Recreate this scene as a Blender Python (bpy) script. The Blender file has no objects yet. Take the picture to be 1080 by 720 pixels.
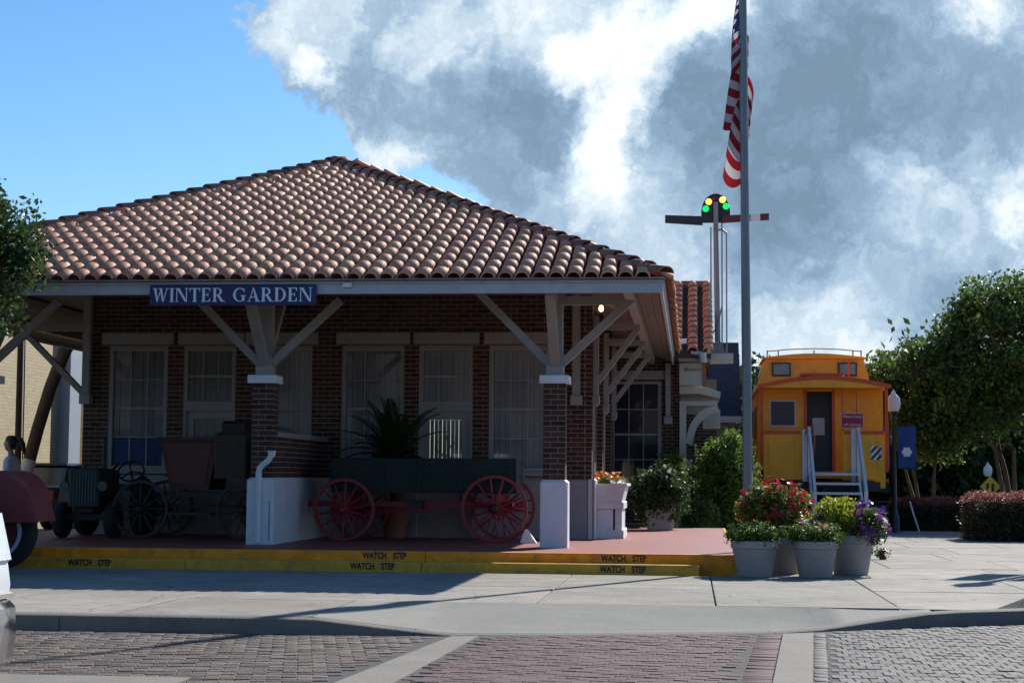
import bpy, math, random
import numpy as np
from mathutils import Matrix, Vector
random.seed(7); RNG = np.random.default_rng(11)
S = bpy.context.scene
COL = S.collection
R = math.radians

# ------------------------------------------------------------------ camera
cam_d = bpy.data.cameras.new('camera'); cam = bpy.data.objects.new('camera', cam_d); COL.objects.link(cam)
cam_d.sensor_width = 36; cam_d.lens = 60.0; cam_d.clip_start = .1; cam_d.clip_end = 2000
rt = Vector((0.99450171, 0.10448765, 0.00697734)); up = Vector((0.00147355, -0.08058456, 0.99674669)); fw = Vector((-0.10470999, 0.991256, 0.08029545))
m = Matrix((rt, up, -fw)).transposed().to_4x4(); m.translation = (1.878, -23.53, 1.17)
cam.matrix_world = m
S.camera = cam

# ------------------------------------------------------------------ view, sun, sky
S.view_settings.view_transform = 'Standard'; S.view_settings.look = 'None'
S.view_settings.gamma = 1; S.view_settings.use_curve_mapping = False
S.view_settings.exposure = 0.78
SUN_EL, SUN_AZ = R(35.5), R(25.5)          # azimuth measured from +Y towards +X
sun_d = bpy.data.lights.new('sun', 'SUN'); sun_d.energy = 4.0; sun_d.angle = R(.6); sun_d.color = (1, .965, .90)
sun = bpy.data.objects.new('sun', sun_d); COL.objects.link(sun)
sv = Vector((math.sin(SUN_AZ) * math.cos(SUN_EL), math.cos(SUN_AZ) * math.cos(SUN_EL), math.sin(SUN_EL)))
sun.rotation_euler = sv.to_track_quat('Z', 'Y').to_euler(); sun.location = (20, 50, 40)

W = bpy.data.worlds.new('World'); S.world = W; W.use_nodes = True
wn, wl = W.node_tree.nodes, W.node_tree.links
wn.clear()
def N(t, **k):
    n = wn.new(t)
    for a, b in k.items(): setattr(n, a, b)
    return n
def wire(a, b): wl.new(a, b)
tc = N('ShaderNodeTexCoord')
sky = N('ShaderNodeTexSky', sky_type='NISHITA'); sky.sun_disc = False
sky.sun_elevation = SUN_EL; sky.sun_rotation = SUN_AZ; sky.altitude = 30
sky.air_density = 1.0; sky.dust_density = .25; sky.ozone_density = 4.0
warpn = N('ShaderNodeTexNoise'); warpn.inputs['Scale'].default_value = 14; warpn.inputs['Detail'].default_value = 7; warpn.inputs['Roughness'].default_value = .62
wire(tc.outputs['Generated'], warpn.inputs['Vector'])
sub = N('ShaderNodeVectorMath', operation='SUBTRACT'); sub.inputs[1].default_value = (.5, .5, .5); wire(warpn.outputs['Color'], sub.inputs[0])
scl = N('ShaderNodeVectorMath', operation='SCALE'); scl.inputs['Scale'].default_value = .085; wire(sub.outputs[0], scl.inputs[0])
addv = N('ShaderNodeVectorMath', operation='ADD'); wire(tc.outputs['Generated'], addv.inputs[0]); wire(scl.outputs[0], addv.inputs[1])
warp2 = N('ShaderNodeTexNoise'); warp2.inputs['Scale'].default_value = 46; warp2.inputs['Detail'].default_value = 8; warp2.inputs['Roughness'].default_value = .66
wire(tc.outputs['Generated'], warp2.inputs['Vector'])
sub2 = N('ShaderNodeVectorMath', operation='SUBTRACT'); sub2.inputs[1].default_value = (.5, .5, .5); wire(warp2.outputs['Color'], sub2.inputs[0])
scl2 = N('ShaderNodeVectorMath', operation='SCALE'); scl2.inputs['Scale'].default_value = .034; wire(sub2.outputs[0], scl2.inputs[0])
addw = N('ShaderNodeVectorMath', operation='ADD'); wire(addv.outputs[0], addw.inputs[0]); wire(scl2.outputs[0], addw.inputs[1])
DV = addw.outputs[0]
def math_(op, a, b, clamp=False):
    n = N('ShaderNodeMath', operation=op); n.use_clamp = clamp
    for i, v in enumerate((a, b)):
        if isinstance(v, (int, float)): n.inputs[i].default_value = v
        else: wire(v, n.inputs[i])
    return n.outputs[0]
def blobs(lst, lo=1.12, hi=.35, k=1.):
    tot = None
    for (x, y, z, r, w) in lst:
        d = N('ShaderNodeVectorMath', operation='DISTANCE'); d.inputs[1].default_value = (x, y, z); wire(DV, d.inputs[0])
        mr = N('ShaderNodeMapRange', interpolation_type='SMOOTHSTEP'); mr.inputs['From Min'].default_value = r * lo; mr.inputs['From Max'].default_value = r * hi
        mr.inputs['To Max'].default_value = w * k; wire(d.outputs['Value'], mr.inputs['Value'])
        tot = mr.outputs[0] if tot is None else math_('ADD', tot, mr.outputs[0])
    return tot
cover_p = [(-.2102,.9434,.2564,.08,0.73),(-.1246,.9593,.2533,.095,0.78),(-.0927,.9741,.206,.085,0.78),(-.0159,.975,.2217,.12,0.78),(.0918,.9737,.2086,.15,0.88),(.0817,.9914,.1019,.15,0.78),(-.0492,.988,.1466,.08,0.58),(.1854,.9764,.1107,.15,0.78)]
cover_n = [(-.343,.9097,.234,.14,.55),(-.3115,.9352,.1683,.13,.6),(-.1425,.974,.176,.032,.4),(-.2123,.9579,.1933,.03,.3)]
bright = [(-.2125,.9412,.2625,.042,.6),(-.2085,.9502,.2315,.016,.6),(-.1721,.9666,.19,.018,.5),(-.0915,.9573,.2743,.055,.55),(-.0715,.9693,.2353,.024,.9),(-.0332,.9697,.2419,.038,1.0),(-.0461,.9786,.2007,.03,.9),(-.0573,.9831,.1738,.032,.7),(.0059,.963,.2693,.03,.9),(.1627,.9507,.2639,.024,.8),(.1264,.9811,.1468,.05,.5),(.071,.9945,.0776,.065,.85),(.1852,.972,.1449,.03,.7),(-.0161,.9906,.1355,.055,.45),(-.1464,.9577,.2478,.03,.4)]
dark = [(-.1091,.9719,.2086,.055,.3),(-.1869,.9529,.239,.036,.22),(.0866,.9763,.1983,.1,.32),(.071,.9904,.1184,.062,.35),(.0113,.9786,.2054,.045,.3),(.1448,.9831,.1117,.05,.25)]
big = N('ShaderNodeTexNoise'); big.inputs['Scale'].default_value = 4.2; big.inputs['Detail'].default_value = 9; big.inputs['Roughness'].default_value = .58
wire(DV, big.inputs['Vector'])
fine = N('ShaderNodeTexNoise'); fine.inputs['Scale'].default_value = 11; fine.inputs['Detail'].default_value = 9; fine.inputs['Roughness'].default_value = .6
wire(DV, fine.inputs['Vector'])
cov = math_('ADD', math_('SUBTRACT', blobs(cover_p), blobs(cover_n)), math_('MULTIPLY', big.outputs['Fac'], 1.15))
cov = math_('ADD', cov, math_('MULTIPLY', fine.outputs['Fac'], .35))
bil = N('ShaderNodeTexNoise'); bil.inputs['Scale'].default_value = 23; bil.inputs['Detail'].default_value = 6; bil.inputs['Roughness'].default_value = .6; wire(DV, bil.inputs['Vector'])
puff = math_('SUBTRACT', math_('ABSOLUTE', math_('SUBTRACT', math_('MULTIPLY', bil.outputs['Fac'], 2.), 1.), 0.), .16)
cov = math_('ADD', cov, math_('MULTIPLY', puff, .42))
al = N('ShaderNodeMapRange', interpolation_type='SMOOTHSTEP'); al.inputs['From Min'].default_value = .82; al.inputs['From Max'].default_value = 1.10; wire(cov, al.inputs['Value'])
bri = math_('ADD', math_('SUBTRACT', blobs(bright, 1.2, .3, .66), blobs(dark, 1.4, .0, .55)), math_('MULTIPLY', math_('SUBTRACT', fine.outputs['Fac'], .5), .62))
bri = math_('ADD', bri, math_('MULTIPLY', math_('SUBTRACT', big.outputs['Fac'], .5), .5))
bri = math_('ADD', math_('ADD', bri, math_('MULTIPLY', puff, .65)), .33)
ramp = N('ShaderNodeValToRGB'); wire(bri, ramp.inputs['Fac'])
e = ramp.color_ramp.elements
CB = 6.5
e[0].position = 0; e[0].color = (.18, .275, .385, 1); e[1].position = 1; e[1].color = (1.05, 1.08, 1.08, 1)
q = e.new(.22); q.color = (.26, .385, .53, 1)
q = e.new(.42); q.color = (.40, .54, .69, 1)
q = e.new(.68); q.color = (.68, .79, .88, 1)
cb = N('ShaderNodeVectorMath', operation='SCALE'); cb.inputs['Scale'].default_value = CB; wire(ramp.outputs['Color'], cb.inputs[0])
skyg = N('ShaderNodeHueSaturation'); skyg.inputs['Saturation'].default_value = 1.22; skyg.inputs['Value'].default_value = .86; wire(sky.outputs['Color'], skyg.inputs['Color'])
mix = N('ShaderNodeMix', data_type='RGBA'); wire(al.outputs[0], mix.inputs['Factor']); wire(skyg.outputs[0], mix.inputs['A']); wire(cb.outputs[0], mix.inputs['B'])
bg = N('ShaderNodeBackground'); bg.inputs['Strength'].default_value = .1; wire(mix.outputs['Result'], bg.inputs['Color'])
wo = N('ShaderNodeOutputWorld'); wire(bg.outputs[0], wo.inputs['Surface'])

# ------------------------------------------------------------------ materials
MATS = {}
def mat(name, col, rough=.7, var=.12, vs=3., bump=0., bs=40., metal=0., rnd=0., spec=.5, dirt=0., dirtcol=(.05,.045,.04), emit=0., transl=0.):
    if name in MATS: return MATS[name]
    M = bpy.data.materials.new(name); M.use_nodes = True
    n, l = M.node_tree.nodes, M.node_tree.links
    b = n['Principled BSDF']; b.inputs['Roughness'].default_value = rough; b.inputs['Metallic'].default_value = metal
    b.inputs['Specular IOR Level'].default_value = spec
    t = n.new('ShaderNodeTexCoord')
    no = n.new('ShaderNodeTexNoise'); no.inputs['Scale'].default_value = vs; no.inputs['Detail'].default_value = 6; no.inputs['Roughness'].default_value = .65
    CO = t.outputs['Object']
    if rnd:
        oi0 = n.new('ShaderNodeObjectInfo'); va = n.new('ShaderNodeVectorMath'); va.operation = 'MULTIPLY_ADD'; va.inputs[1].default_value = (3.17,3.17,3.17); l.new(oi0.outputs['Location'], va.inputs[0]); l.new(CO, va.inputs[2]); CO = va.outputs[0]
    l.new(CO, no.inputs['Vector'])
    mr = n.new('ShaderNodeMapRange'); mr.inputs['From Min'].default_value = .3; mr.inputs['From Max'].default_value = .7
    mr.inputs['To Min'].default_value = 1 - var; mr.inputs['To Max'].default_value = 1 + var; l.new(no.outputs['Fac'], mr.inputs['Value'])
    fac = mr.outputs[0]
    sp_ = n.new('ShaderNodeTexNoise'); sp_.inputs['Scale'].default_value = vs*16; sp_.inputs['Detail'].default_value = 3; l.new(CO, sp_.inputs['Vector'])
    ms_ = n.new('ShaderNodeMapRange'); ms_.inputs['From Min'].default_value = .3; ms_.inputs['From Max'].default_value = .7; ms_.inputs['To Min'].default_value = 1-var*.7; ms_.inputs['To Max'].default_value = 1+var*.7; l.new(sp_.outputs['Fac'], ms_.inputs['Value'])
    mm_ = n.new('ShaderNodeMath'); mm_.operation = 'MULTIPLY'; l.new(fac, mm_.inputs[0]); l.new(ms_.outputs[0], mm_.inputs[1]); fac = mm_.outputs[0]
    if rnd:
        oi = n.new('ShaderNodeObjectInfo'); at = n.new('ShaderNodeAttribute'); at.attribute_name = 'tint'
        ad = n.new('ShaderNodeMath'); ad.operation = 'ADD'; l.new(oi.outputs['Random'], ad.inputs[0]); l.new(at.outputs['Fac'], ad.inputs[1])
        fr = n.new('ShaderNodeMath'); fr.operation = 'FRACT'; l.new(ad.outputs[0], fr.inputs[0])
        m2 = n.new('ShaderNodeMapRange'); m2.inputs['To Min'].default_value = 1 - rnd; m2.inputs['To Max'].default_value = 1 + rnd; l.new(fr.outputs[0], m2.inputs['Value'])
        mu = n.new('ShaderNodeMath'); mu.operation = 'MULTIPLY'; l.new(fac, mu.inputs[0]); l.new(m2.outputs[0], mu.inputs[1]); fac = mu.outputs[0]
        hs = n.new('ShaderNodeMapRange'); hs.inputs['To Min'].default_value = .488; hs.inputs['To Max'].default_value = .512
        wn2 = n.new('ShaderNodeTexWhiteNoise'); wn2.noise_dimensions = '1D'; l.new(fr.outputs[0], wn2.inputs['W']); l.new(wn2.outputs['Value'], hs.inputs['Value'])
    hv = n.new('ShaderNodeHueSaturation'); hv.inputs['Color'].default_value = (*col, 1); l.new(fac, hv.inputs['Value'])
    if rnd: l.new(hs.outputs[0], hv.inputs['Hue'])
    out = hv.outputs[0]
    if dirt:
        d = n.new('ShaderNodeTexNoise'); d.inputs['Scale'].default_value = vs * .45; d.inputs['Detail'].default_value = 9; d.inputs['Roughness'].default_value = .7; l.new(CO, d.inputs['Vector'])
        dm = n.new('ShaderNodeMapRange'); dm.inputs['From Min'].default_value = .5; dm.inputs['From Max'].default_value = .75; dm.inputs['To Max'].default_value = dirt; l.new(d.outputs['Fac'], dm.inputs['Value'])
        mx = n.new('ShaderNodeMix'); mx.data_type = 'RGBA'; mx.inputs['B'].default_value = (*dirtcol, 1); l.new(dm.outputs[0], mx.inputs['Factor']); l.new(out, mx.inputs['A']); out = mx.outputs['Result']
    l.new(out, b.inputs['Base Color'])
    if emit:
        l.new(out, b.inputs['Emission Color']); b.inputs['Emission Strength'].default_value = emit
    if bump:
        bn = n.new('ShaderNodeTexNoise'); bn.inputs['Scale'].default_value = bs; bn.inputs['Detail'].default_value = 5; l.new(CO, bn.inputs['Vector'])
        bu = n.new('ShaderNodeBump'); bu.inputs['Strength'].default_value = bump; bu.inputs['Distance'].default_value = .02; l.new(bn.outputs['Fac'], bu.inputs['Height']); l.new(bu.outputs[0], b.inputs['Normal'])
    if transl:
        tr = n.new('ShaderNodeBsdfTranslucent'); l.new(out, tr.inputs['Color'])
        ms = n.new('ShaderNodeMixShader'); ms.inputs['Fac'].default_value = transl
        o = n['Material Output']; l.new(b.outputs[0], ms.inputs[1]); l.new(tr.outputs[0], ms.inputs[2]); l.new(ms.outputs[0], o.inputs['Surface'])
    MATS[name] = M
    return M

def glass_mat(name, tint, amount, rough=.03):
    M = bpy.data.materials.new(name); M.use_nodes = True; n, l = M.node_tree.nodes, M.node_tree.links; n.clear()
    tr = n.new('ShaderNodeBsdfTransparent'); tr.inputs['Color'].default_value = (*tint, 1)
    gl = n.new('ShaderNodeBsdfGlossy'); gl.inputs['Roughness'].default_value = rough
    ms = n.new('ShaderNodeMixShader'); fr = n.new('ShaderNodeFresnel'); fr.inputs['IOR'].default_value = 1.5
    ad = n.new('ShaderNodeMath'); ad.operation = 'ADD'; ad.inputs[1].default_value = amount; l.new(fr.outputs[0], ad.inputs[0])
    o = n.new('ShaderNodeOutputMaterial'); l.new(ad.outputs[0], ms.inputs[0]); l.new(tr.outputs[0], ms.inputs[1]); l.new(gl.outputs[0], ms.inputs[2]); l.new(ms.outputs[0], o.inputs['Surface'])
    return M

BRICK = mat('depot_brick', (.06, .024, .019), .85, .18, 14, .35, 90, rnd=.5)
MORTAR = mat('mortar', (.36, .28, .21), .95, .12, 20, .3, 80)
WHITE = mat('white_paint', (.72, .72, .73), .5, .07, 5, .1, 24, dirt=.32, dirtcol=(.34,.31,.28))
TRIM = mat('trim_paint', (.30, .28, .268), .55, .09, 6, .14, 28, dirt=.35, dirtcol=(.22,.195,.175))
CEIL = mat('soffit_paint', (.24, .19, .16), .7, .1, 3, .1, 30)
TILE = mat('clay_tile', (.70, .30, .165), .62, .2, 9, .15, 60, rnd=.13, spec=.35, dirt=.6, dirtcol=(.26,.105,.06))
HIPT = mat('hip_tile_clay', (.30, .105, .07), .5, .18, 7, .2, 60, rnd=.25, dirt=.35, dirtcol=(.12,.07,.05))
DECK = mat('roof_underlay', (.11, .05, .035), .9, .2, 4)
BLIND = mat('window_blind', (.6, .56, .57), .85, .1, 2)
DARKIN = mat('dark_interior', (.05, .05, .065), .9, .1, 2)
GLASS = glass_mat('window_glass', (.88, .89, .9), .0)
CONC = mat('concrete_slab', (.265, .24, .20), .88, .2, 2.3, .3, 70, rnd=.1, dirt=.85, dirtcol=(.17,.15,.122))
def wear(M):
    n, l = M.node_tree.nodes, M.node_tree.links; b = n['Principled BSDF']; src = b.inputs['Base Color'].links[0].from_socket
    t = n.new('ShaderNodeTexCoord'); wz = n.new('ShaderNodeTexNoise'); wz.inputs['Scale'].default_value = 1.7; wz.inputs['Detail'].default_value = 5; l.new(t.outputs['Object'], wz.inputs['Vector'])
    wv_ = n.new('ShaderNodeVectorMath'); wv_.operation = 'MULTIPLY_ADD'; wv_.inputs[1].default_value = (.7,.7,.0); l.new(wz.outputs['Color'], wv_.inputs[0]); l.new(t.outputs['Object'], wv_.inputs[2])
    v1 = n.new('ShaderNodeTexVoronoi'); v1.feature = 'DISTANCE_TO_EDGE'; v1.voronoi_dimensions = '2D'; v1.inputs['Scale'].default_value = .33; l.new(wv_.outputs[0], v1.inputs['Vector'])
    c1_ = n.new('ShaderNodeMapRange'); c1_.inputs['From Min'].default_value = .002; c1_.inputs['From Max'].default_value = .005; c1_.inputs['To Min'].default_value = .5; l.new(v1.outputs['Distance'], c1_.inputs['Value'])
    v2 = n.new('ShaderNodeTexVoronoi'); v2.voronoi_dimensions = '2D'; v2.inputs['Scale'].default_value = 1.5; l.new(t.outputs['Object'], v2.inputs['Vector'])
    c2_ = n.new('ShaderNodeMapRange'); c2_.inputs['From Min'].default_value = .03; c2_.inputs['From Max'].default_value = .055; c2_.inputs['To Min'].default_value = .55; l.new(v2.outputs['Distance'], c2_.inputs['Value'])
    st_ = n.new('ShaderNodeTexNoise'); st_.inputs['Scale'].default_value = .55; st_.inputs['Detail'].default_value = 8; st_.inputs['Roughness'].default_value = .7; l.new(t.outputs['Object'], st_.inputs['Vector'])
    c3_ = n.new('ShaderNodeMapRange'); c3_.inputs['From Min'].default_value = .35; c3_.inputs['From Max'].default_value = .62; c3_.inputs['To Min'].default_value = .78; c3_.inputs['To Max'].default_value = 1.06; l.new(st_.outputs['Fac'], c3_.inputs['Value'])
    m1 = n.new('ShaderNodeMath'); m1.operation = 'MULTIPLY'; l.new(c1_.outputs[0], m1.inputs[0]); l.new(c2_.outputs[0], m1.inputs[1])
    m2 = n.new('ShaderNodeMath'); m2.operation = 'MULTIPLY'; l.new(m1.outputs[0], m2.inputs[0]); l.new(c3_.outputs[0], m2.inputs[1])
    vm = n.new('ShaderNodeVectorMath'); vm.operation = 'SCALE'; l.new(src, vm.inputs[0]); l.new(m2.outputs[0], vm.inputs['Scale']); l.new(vm.outputs[0], b.inputs['Base Color'])
wear(CONC)
CONC2 = mat('kerb_concrete', (.19, .17, .142), .9, .14, 2.5, .3, 45, dirt=.5, dirtcol=(.12,.11,.1))
RAMP = mat('ramp_concrete', (.225, .212, .18), .9, .1, 2.0, .2, 55, dirt=.4, dirtcol=(.2,.19,.165))
JOINT = mat('joint_fill', (.07, .065, .06), .95, .2, 10)
PAVER = mat('street_paver', (.098, .088, .080), .8, .25, 16, .5, 60, rnd=.34)
PAVEL = mat('street_paver_brown', (.086, .061, .047), .8, .3, 9, .7, 40, rnd=.6)
PAVEC = mat('crosswalk_paver', (.088, .042, .042), .85, .16, 14, .3, 60, rnd=.18)
SAND = mat('joint_sand', (.06, .054, .05), .95, .2, 12, .3, 80)
REDP = mat('platform_red_paint', (.26, .07, .06), .55, .14, 2.2, .15, 30, dirt=.35, dirtcol=(.2,.1,.09))
YELL = mat('step_yellow_paint', (.90, .30, .006), .6, .2, 6, .25, 40, dirt=.75, dirtcol=(.16,.11,.05))
BLACK = mat('black_paint', (.016, .015, .015), .5, .1, 5)
def leafmat(name, col, rnd=.45, tr=.45, rough=.45): return mat(name, col, rough, .1, 2, rnd=rnd, transl=tr, spec=.4)
LEAF = leafmat('leaf_green', (.09, .15, .03), .55)
LEAFD = leafmat('leaf_dark', (.045, .08, .022), .5)
LEAFL = leafmat('leaf_light', (.13, .19, .035))
LEAFY = leafmat('leaf_chartreuse', (.30, .33, .03), .35)
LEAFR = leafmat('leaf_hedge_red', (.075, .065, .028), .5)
BARK = mat('bark', (.105, .07, .047), .9, .25, 6, .8, 25)

# ------------------------------------------------------------------ mesh helpers
def root_loc(p):
    if p is None: return Vector((0, 0, 0))
    while p.parent: p = p.parent
    return p.location.copy()
class MB:
    def __init__(s): s.v = []; s.f = []; s.t = []
    def add(s, vs, fs, tint=0.):
        b = len(s.v); s.v += [tuple(p) for p in vs]; s.f += [tuple(b + i for i in f) for f in fs]; s.t += [tint] * len(fs); return s
    def box(s, x0, x1, y0, y1, z0, z1, tint=0.):
        return s.add([(x0,y0,z0),(x1,y0,z0),(x1,y1,z0),(x0,y1,z0),(x0,y0,z1),(x1,y0,z1),(x1,y1,z1),(x0,y1,z1)],
            [(0,3,2,1),(4,5,6,7),(0,1,5,4),(1,2,6,5),(2,3,7,6),(3,0,4,7)], tint)
    def chbox(s, x0, x1, y0, y1, z0, z1, c=.02, tint=0.):      # box with chamfered top and vertical edges
        def ring(x0,x1,y0,y1,z,k): return [(x0+k,y0,z),(x1-k,y0,z),(x1,y0+k,z),(x1,y1-k,z),(x1-k,y1,z),(x0+k,y1,z),(x0,y1-k,z),(x0,y0+k,z)]
        vs = ring(x0,x1,y0,y1,z0,c*.5) + ring(x0,x1,y0,y1,z1-c,c*.5) + ring(x0+c,x1-c,y0+c,y1-c,z1,c*.3)
        fs = [tuple(range(7,-1,-1)), tuple(range(16,24))]
        for k in (0, 8):
            for i in range(8): j = (i+1) % 8; fs.append((k+i, k+j, k+8+j, k+8+i))
        return s.add(vs, fs, tint)
    def tube(s, p0, p1, r0, r1=None, n=8, cap=True, tint=0.):
        p0, p1 = Vector(p0), Vector(p1); r1 = r0 if r1 is None else r1
        d = (p1 - p0)
        if d.length < 1e-6: return s
        d.normalize(); a = d.orthogonal().normalized(); b = d.cross(a)
        vs = []
        for p, r in ((p0, r0), (p1, r1)):
            for i in range(n):
                t = 2*math.pi*i/n; vs.append(p + a*math.cos(t)*r + b*math.sin(t)*r)
        fs = [(i, (i+1) % n, n+(i+1) % n, n+i) for i in range(n)]
        if cap: fs += [tuple(range(n-1,-1,-1)), tuple(range(n, 2*n))]
        return s.add(vs, fs, tint)
    def path(s, pts, radii, n=8, tint=0.):
        pts = [Vector(p) for p in pts]; vs = []; fs = []
        if not isinstance(radii, (list, tuple)): radii = [radii]*len(pts)
        a = None
        for i, p in enumerate(pts):
            d = (pts[min(i+1, len(pts)-1)] - pts[max(i-1, 0)]).normalized()
            if a is None: a = d.orthogonal().normalized()
            else:
                a = (a - d*a.dot(d)); a = a.normalized() if a.length > 1e-5 else d.orthogonal().normalized()
            b = d.cross(a)
            for k in range(n):
                t = 2*math.pi*k/n; vs.append(p + (a*math.cos(t) + b*math.sin(t))*radii[i])
        for i in range(len(pts)-1):
            for k in range(n): j = (k+1) % n; fs.append((i*n+k, i*n+j, (i+1)*n+j, (i+1)*n+k))
        fs += [tuple(range(n-1,-1,-1)), tuple(range((len(pts)-1)*n, len(pts)*n))]
        return s.add(vs, fs, tint)
    def beam(s, p0, p1, w, h, upv=(0,0,1), tint=0.):
        p0, p1 = Vector(p0), Vector(p1); d = (p1-p0).normalized(); u = Vector(upv)
        if abs(d.dot(u)) > .98: u = Vector((0,1,0))
        a = d.cross(u).normalized(); b = a.cross(d)
        vs = [p + a*sx*w/2 + b*sz*h/2 for p in (p0, p1) for sx, sz in ((-1,-1),(1,-1),(1,1),(-1,1))]
        return s.add(vs, [(3,2,1,0),(4,5,6,7),(0,1,5,4),(1,2,6,5),(2,3,7,6),(3,0,4,7)], tint)
    def lathe(s, prof, c=(0,0,0), n=20, axis='z', tint=0.):
        vs = []; fs = []
        for r, h in prof:
            for i in range(n):
                t = 2*math.pi*i/n; x, y = r*math.cos(t), r*math.sin(t)
                q = (x, y, h) if axis == 'z' else ((x, h, y) if axis == 'y' else (h, x, y))
                vs.append((q[0]+c[0], q[1]+c[1], q[2]+c[2]))
        for k in range(len(prof)-1):
            for i in range(n): j = (i+1) % n; fs.append((k*n+i, k*n+j, (k+1)*n+j, (k+1)*n+i))
        if prof[0][0] > 1e-4: fs.append(tuple(range(n-1,-1,-1)))
        if prof[-1][0] > 1e-4: fs.append(tuple(range((len(prof)-1)*n, len(prof)*n)))
        return s.add(vs, fs, tint)
    def nocap(s): s.f = [f for f in s.f if len(f) == 4]; s.t = [0.]*len(s.f); return s
    def prism(s, poly, axis, a0, a1, tint=0.):         # polygon in the plane perpendicular to axis ('y': poly=(x,z); 'x': (y,z); 'z': (x,y))
        n = len(poly)
        def P(p, a): return (p[0], a, p[1]) if axis == 'y' else ((a, p[0], p[1]) if axis == 'x' else (p[0], p[1], a))
        vs = [P(p, a0) for p in poly] + [P(p, a1) for p in poly]
        fs = [tuple(range(n)), tuple(range(2*n-1, n-1, -1))] + [(i, n+i, n+(i+1) % n, (i+1) % n) for i in range(n)]
        return s.add(vs, fs, tint)
    def build(s, name, material, parent=None, smooth=False, flat=None):
        o0 = root_loc(parent)
        me = bpy.data.meshes.new(name); me.from_pydata([(x-o0.x, y-o0.y, z-o0.z) for x, y, z in s.v], [], s.f)
        if any(s.t):
            at = me.attributes.new('tint', 'FLOAT', 'FACE'); at.data.foreach_set('value', s.t)
        me.materials.append(material)
        import bmesh
        bm = bmesh.new(); bm.from_mesh(me); bmesh.ops.recalc_face_normals(bm, faces=bm.faces); bm.to_mesh(me); bm.free()
        if smooth:
            for p in me.polygons: p.use_smooth = True
            if smooth is not True:
                try: me.set_sharp_from_angle(angle=R(smooth))
                except Exception: pass
        o = bpy.data.objects.new(name, me); COL.objects.link(o); o.parent = parent
        return o
def tag(o, label=None, cat=None, group=None, kind=None):
    if label: o['label'] = label
    if cat: o['category'] = cat
    if group: o['group'] = group
    if kind: o['kind'] = kind
    return o
def thing(name, label, cat, loc=(0,0,0), group=None, rz=0.):
    o = bpy.data.objects.new(name, None); COL.objects.link(o); o.location = loc; o.rotation_euler[2] = rz; o.empty_display_size = .2
    return tag(o, label, cat, group)
def piece(name, me, parent, mtx):
    o = bpy.data.objects.new(name, me); COL.objects.link(o); o.parent = parent; o.matrix_local = mtx; return o
def copy_tree(o, parent=None):
    c = o.copy(); COL.objects.link(c); c.parent = parent
    for ch in o.children: copy_tree(ch, c)
    return c
def struct(o): o['kind'] = 'structure'; return o
def np_mesh(name, V, F, material, parent, tint=None, smooth=False):
    me = bpy.data.meshes.new(name)
    k = F.shape[1]
    me.vertices.add(len(V)); me.vertices.foreach_set('co', V.astype(np.float32).ravel())
    me.loops.add(F.size); me.loops.foreach_set('vertex_index', F.astype(np.int32).ravel())
    me.polygons.add(len(F)); me.polygons.foreach_set('loop_start', (np.arange(len(F))*k).astype(np.int32))
    me.polygons.foreach_set('loop_total', np.full(len(F), k, dtype=np.int32))
    if tint is not None:
        at = me.attributes.new('tint', 'FLOAT', 'FACE'); at.data.foreach_set('value', tint.astype(np.float32))
    me.update(calc_edges=True); me.validate(); me.materials.append(material)
    o = bpy.data.objects.new(name, me); COL.objects.link(o); o.parent = parent
    return o
def leaves(name, P, size, material, parent, width=.42, droop=0.):
    o0 = root_loc(parent); P = P - np.array(o0); n = len(P)
    a = RNG.normal(size=(n,3)); a[:,2] -= droop; a /= np.linalg.norm(a, axis=1)[:,None]
    b = np.cross(a, RNG.normal(size=(n,3))); b /= np.linalg.norm(b, axis=1)[:,None]
    c = np.cross(a, b)
    sz = (size * RNG.uniform(.65, 1.35, n))[:,None]
    V = np.stack([P - a*sz*.5, P + b*sz*width*.5 + c*sz*.06, P + a*sz*.5, P - b*sz*width*.5 + c*sz*.06], 1).reshape(-1, 3)
    F = np.arange(n*4).reshape(n, 4)
    return np_mesh(name, V, F, material, parent, RNG.uniform(0, 1, n))
def clumps(c, rad, ncl, nper, crad, shell=.55, keep=None):
    c, rad = np.array(c, float), np.array(rad, float)
    d = RNG.normal(size=(ncl,3)); d /= np.linalg.norm(d, axis=1)[:,None]
    r = shell + (1-shell)*RNG.uniform(0, 1, ncl)**.6
    cc = c + d*r[:,None]*rad
    if keep is not None: cc = cc[keep(cc)]
    P = (cc[:,None,:] + np.clip(RNG.normal(size=(len(cc), nper, 3)), -1.5, 1.5)*crad*RNG.uniform(.6,1.3,(len(cc),1,1))).reshape(-1,3)
    return P, cc
def text_part(body, size, material, parent, loc, rot=(math.pi/2,0,0), bold=0., sx=1., name='lettering', ext=.002):
    cu = bpy.data.curves.new('tmp', 'FONT'); cu.body = body; cu.size = size; cu.align_x = 'CENTER'; cu.align_y = 'CENTER'; cu.extrude = ext; cu.offset = bold
    ob = bpy.data.objects.new('tmp', cu); COL.objects.link(ob)
    dg = bpy.context.evaluated_depsgraph_get(); me = bpy.data.meshes.new_from_object(ob.evaluated_get(dg))
    bpy.data.objects.remove(ob); me.name = name; me.materials.clear(); me.materials.append(material)
    o = bpy.data.objects.new(name, me); COL.objects.link(o); o.parent = parent
    o.location = Vector(loc) - root_loc(parent); o.rotation_euler = rot; o.scale = (sx, 1, 1)
    return o

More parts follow.
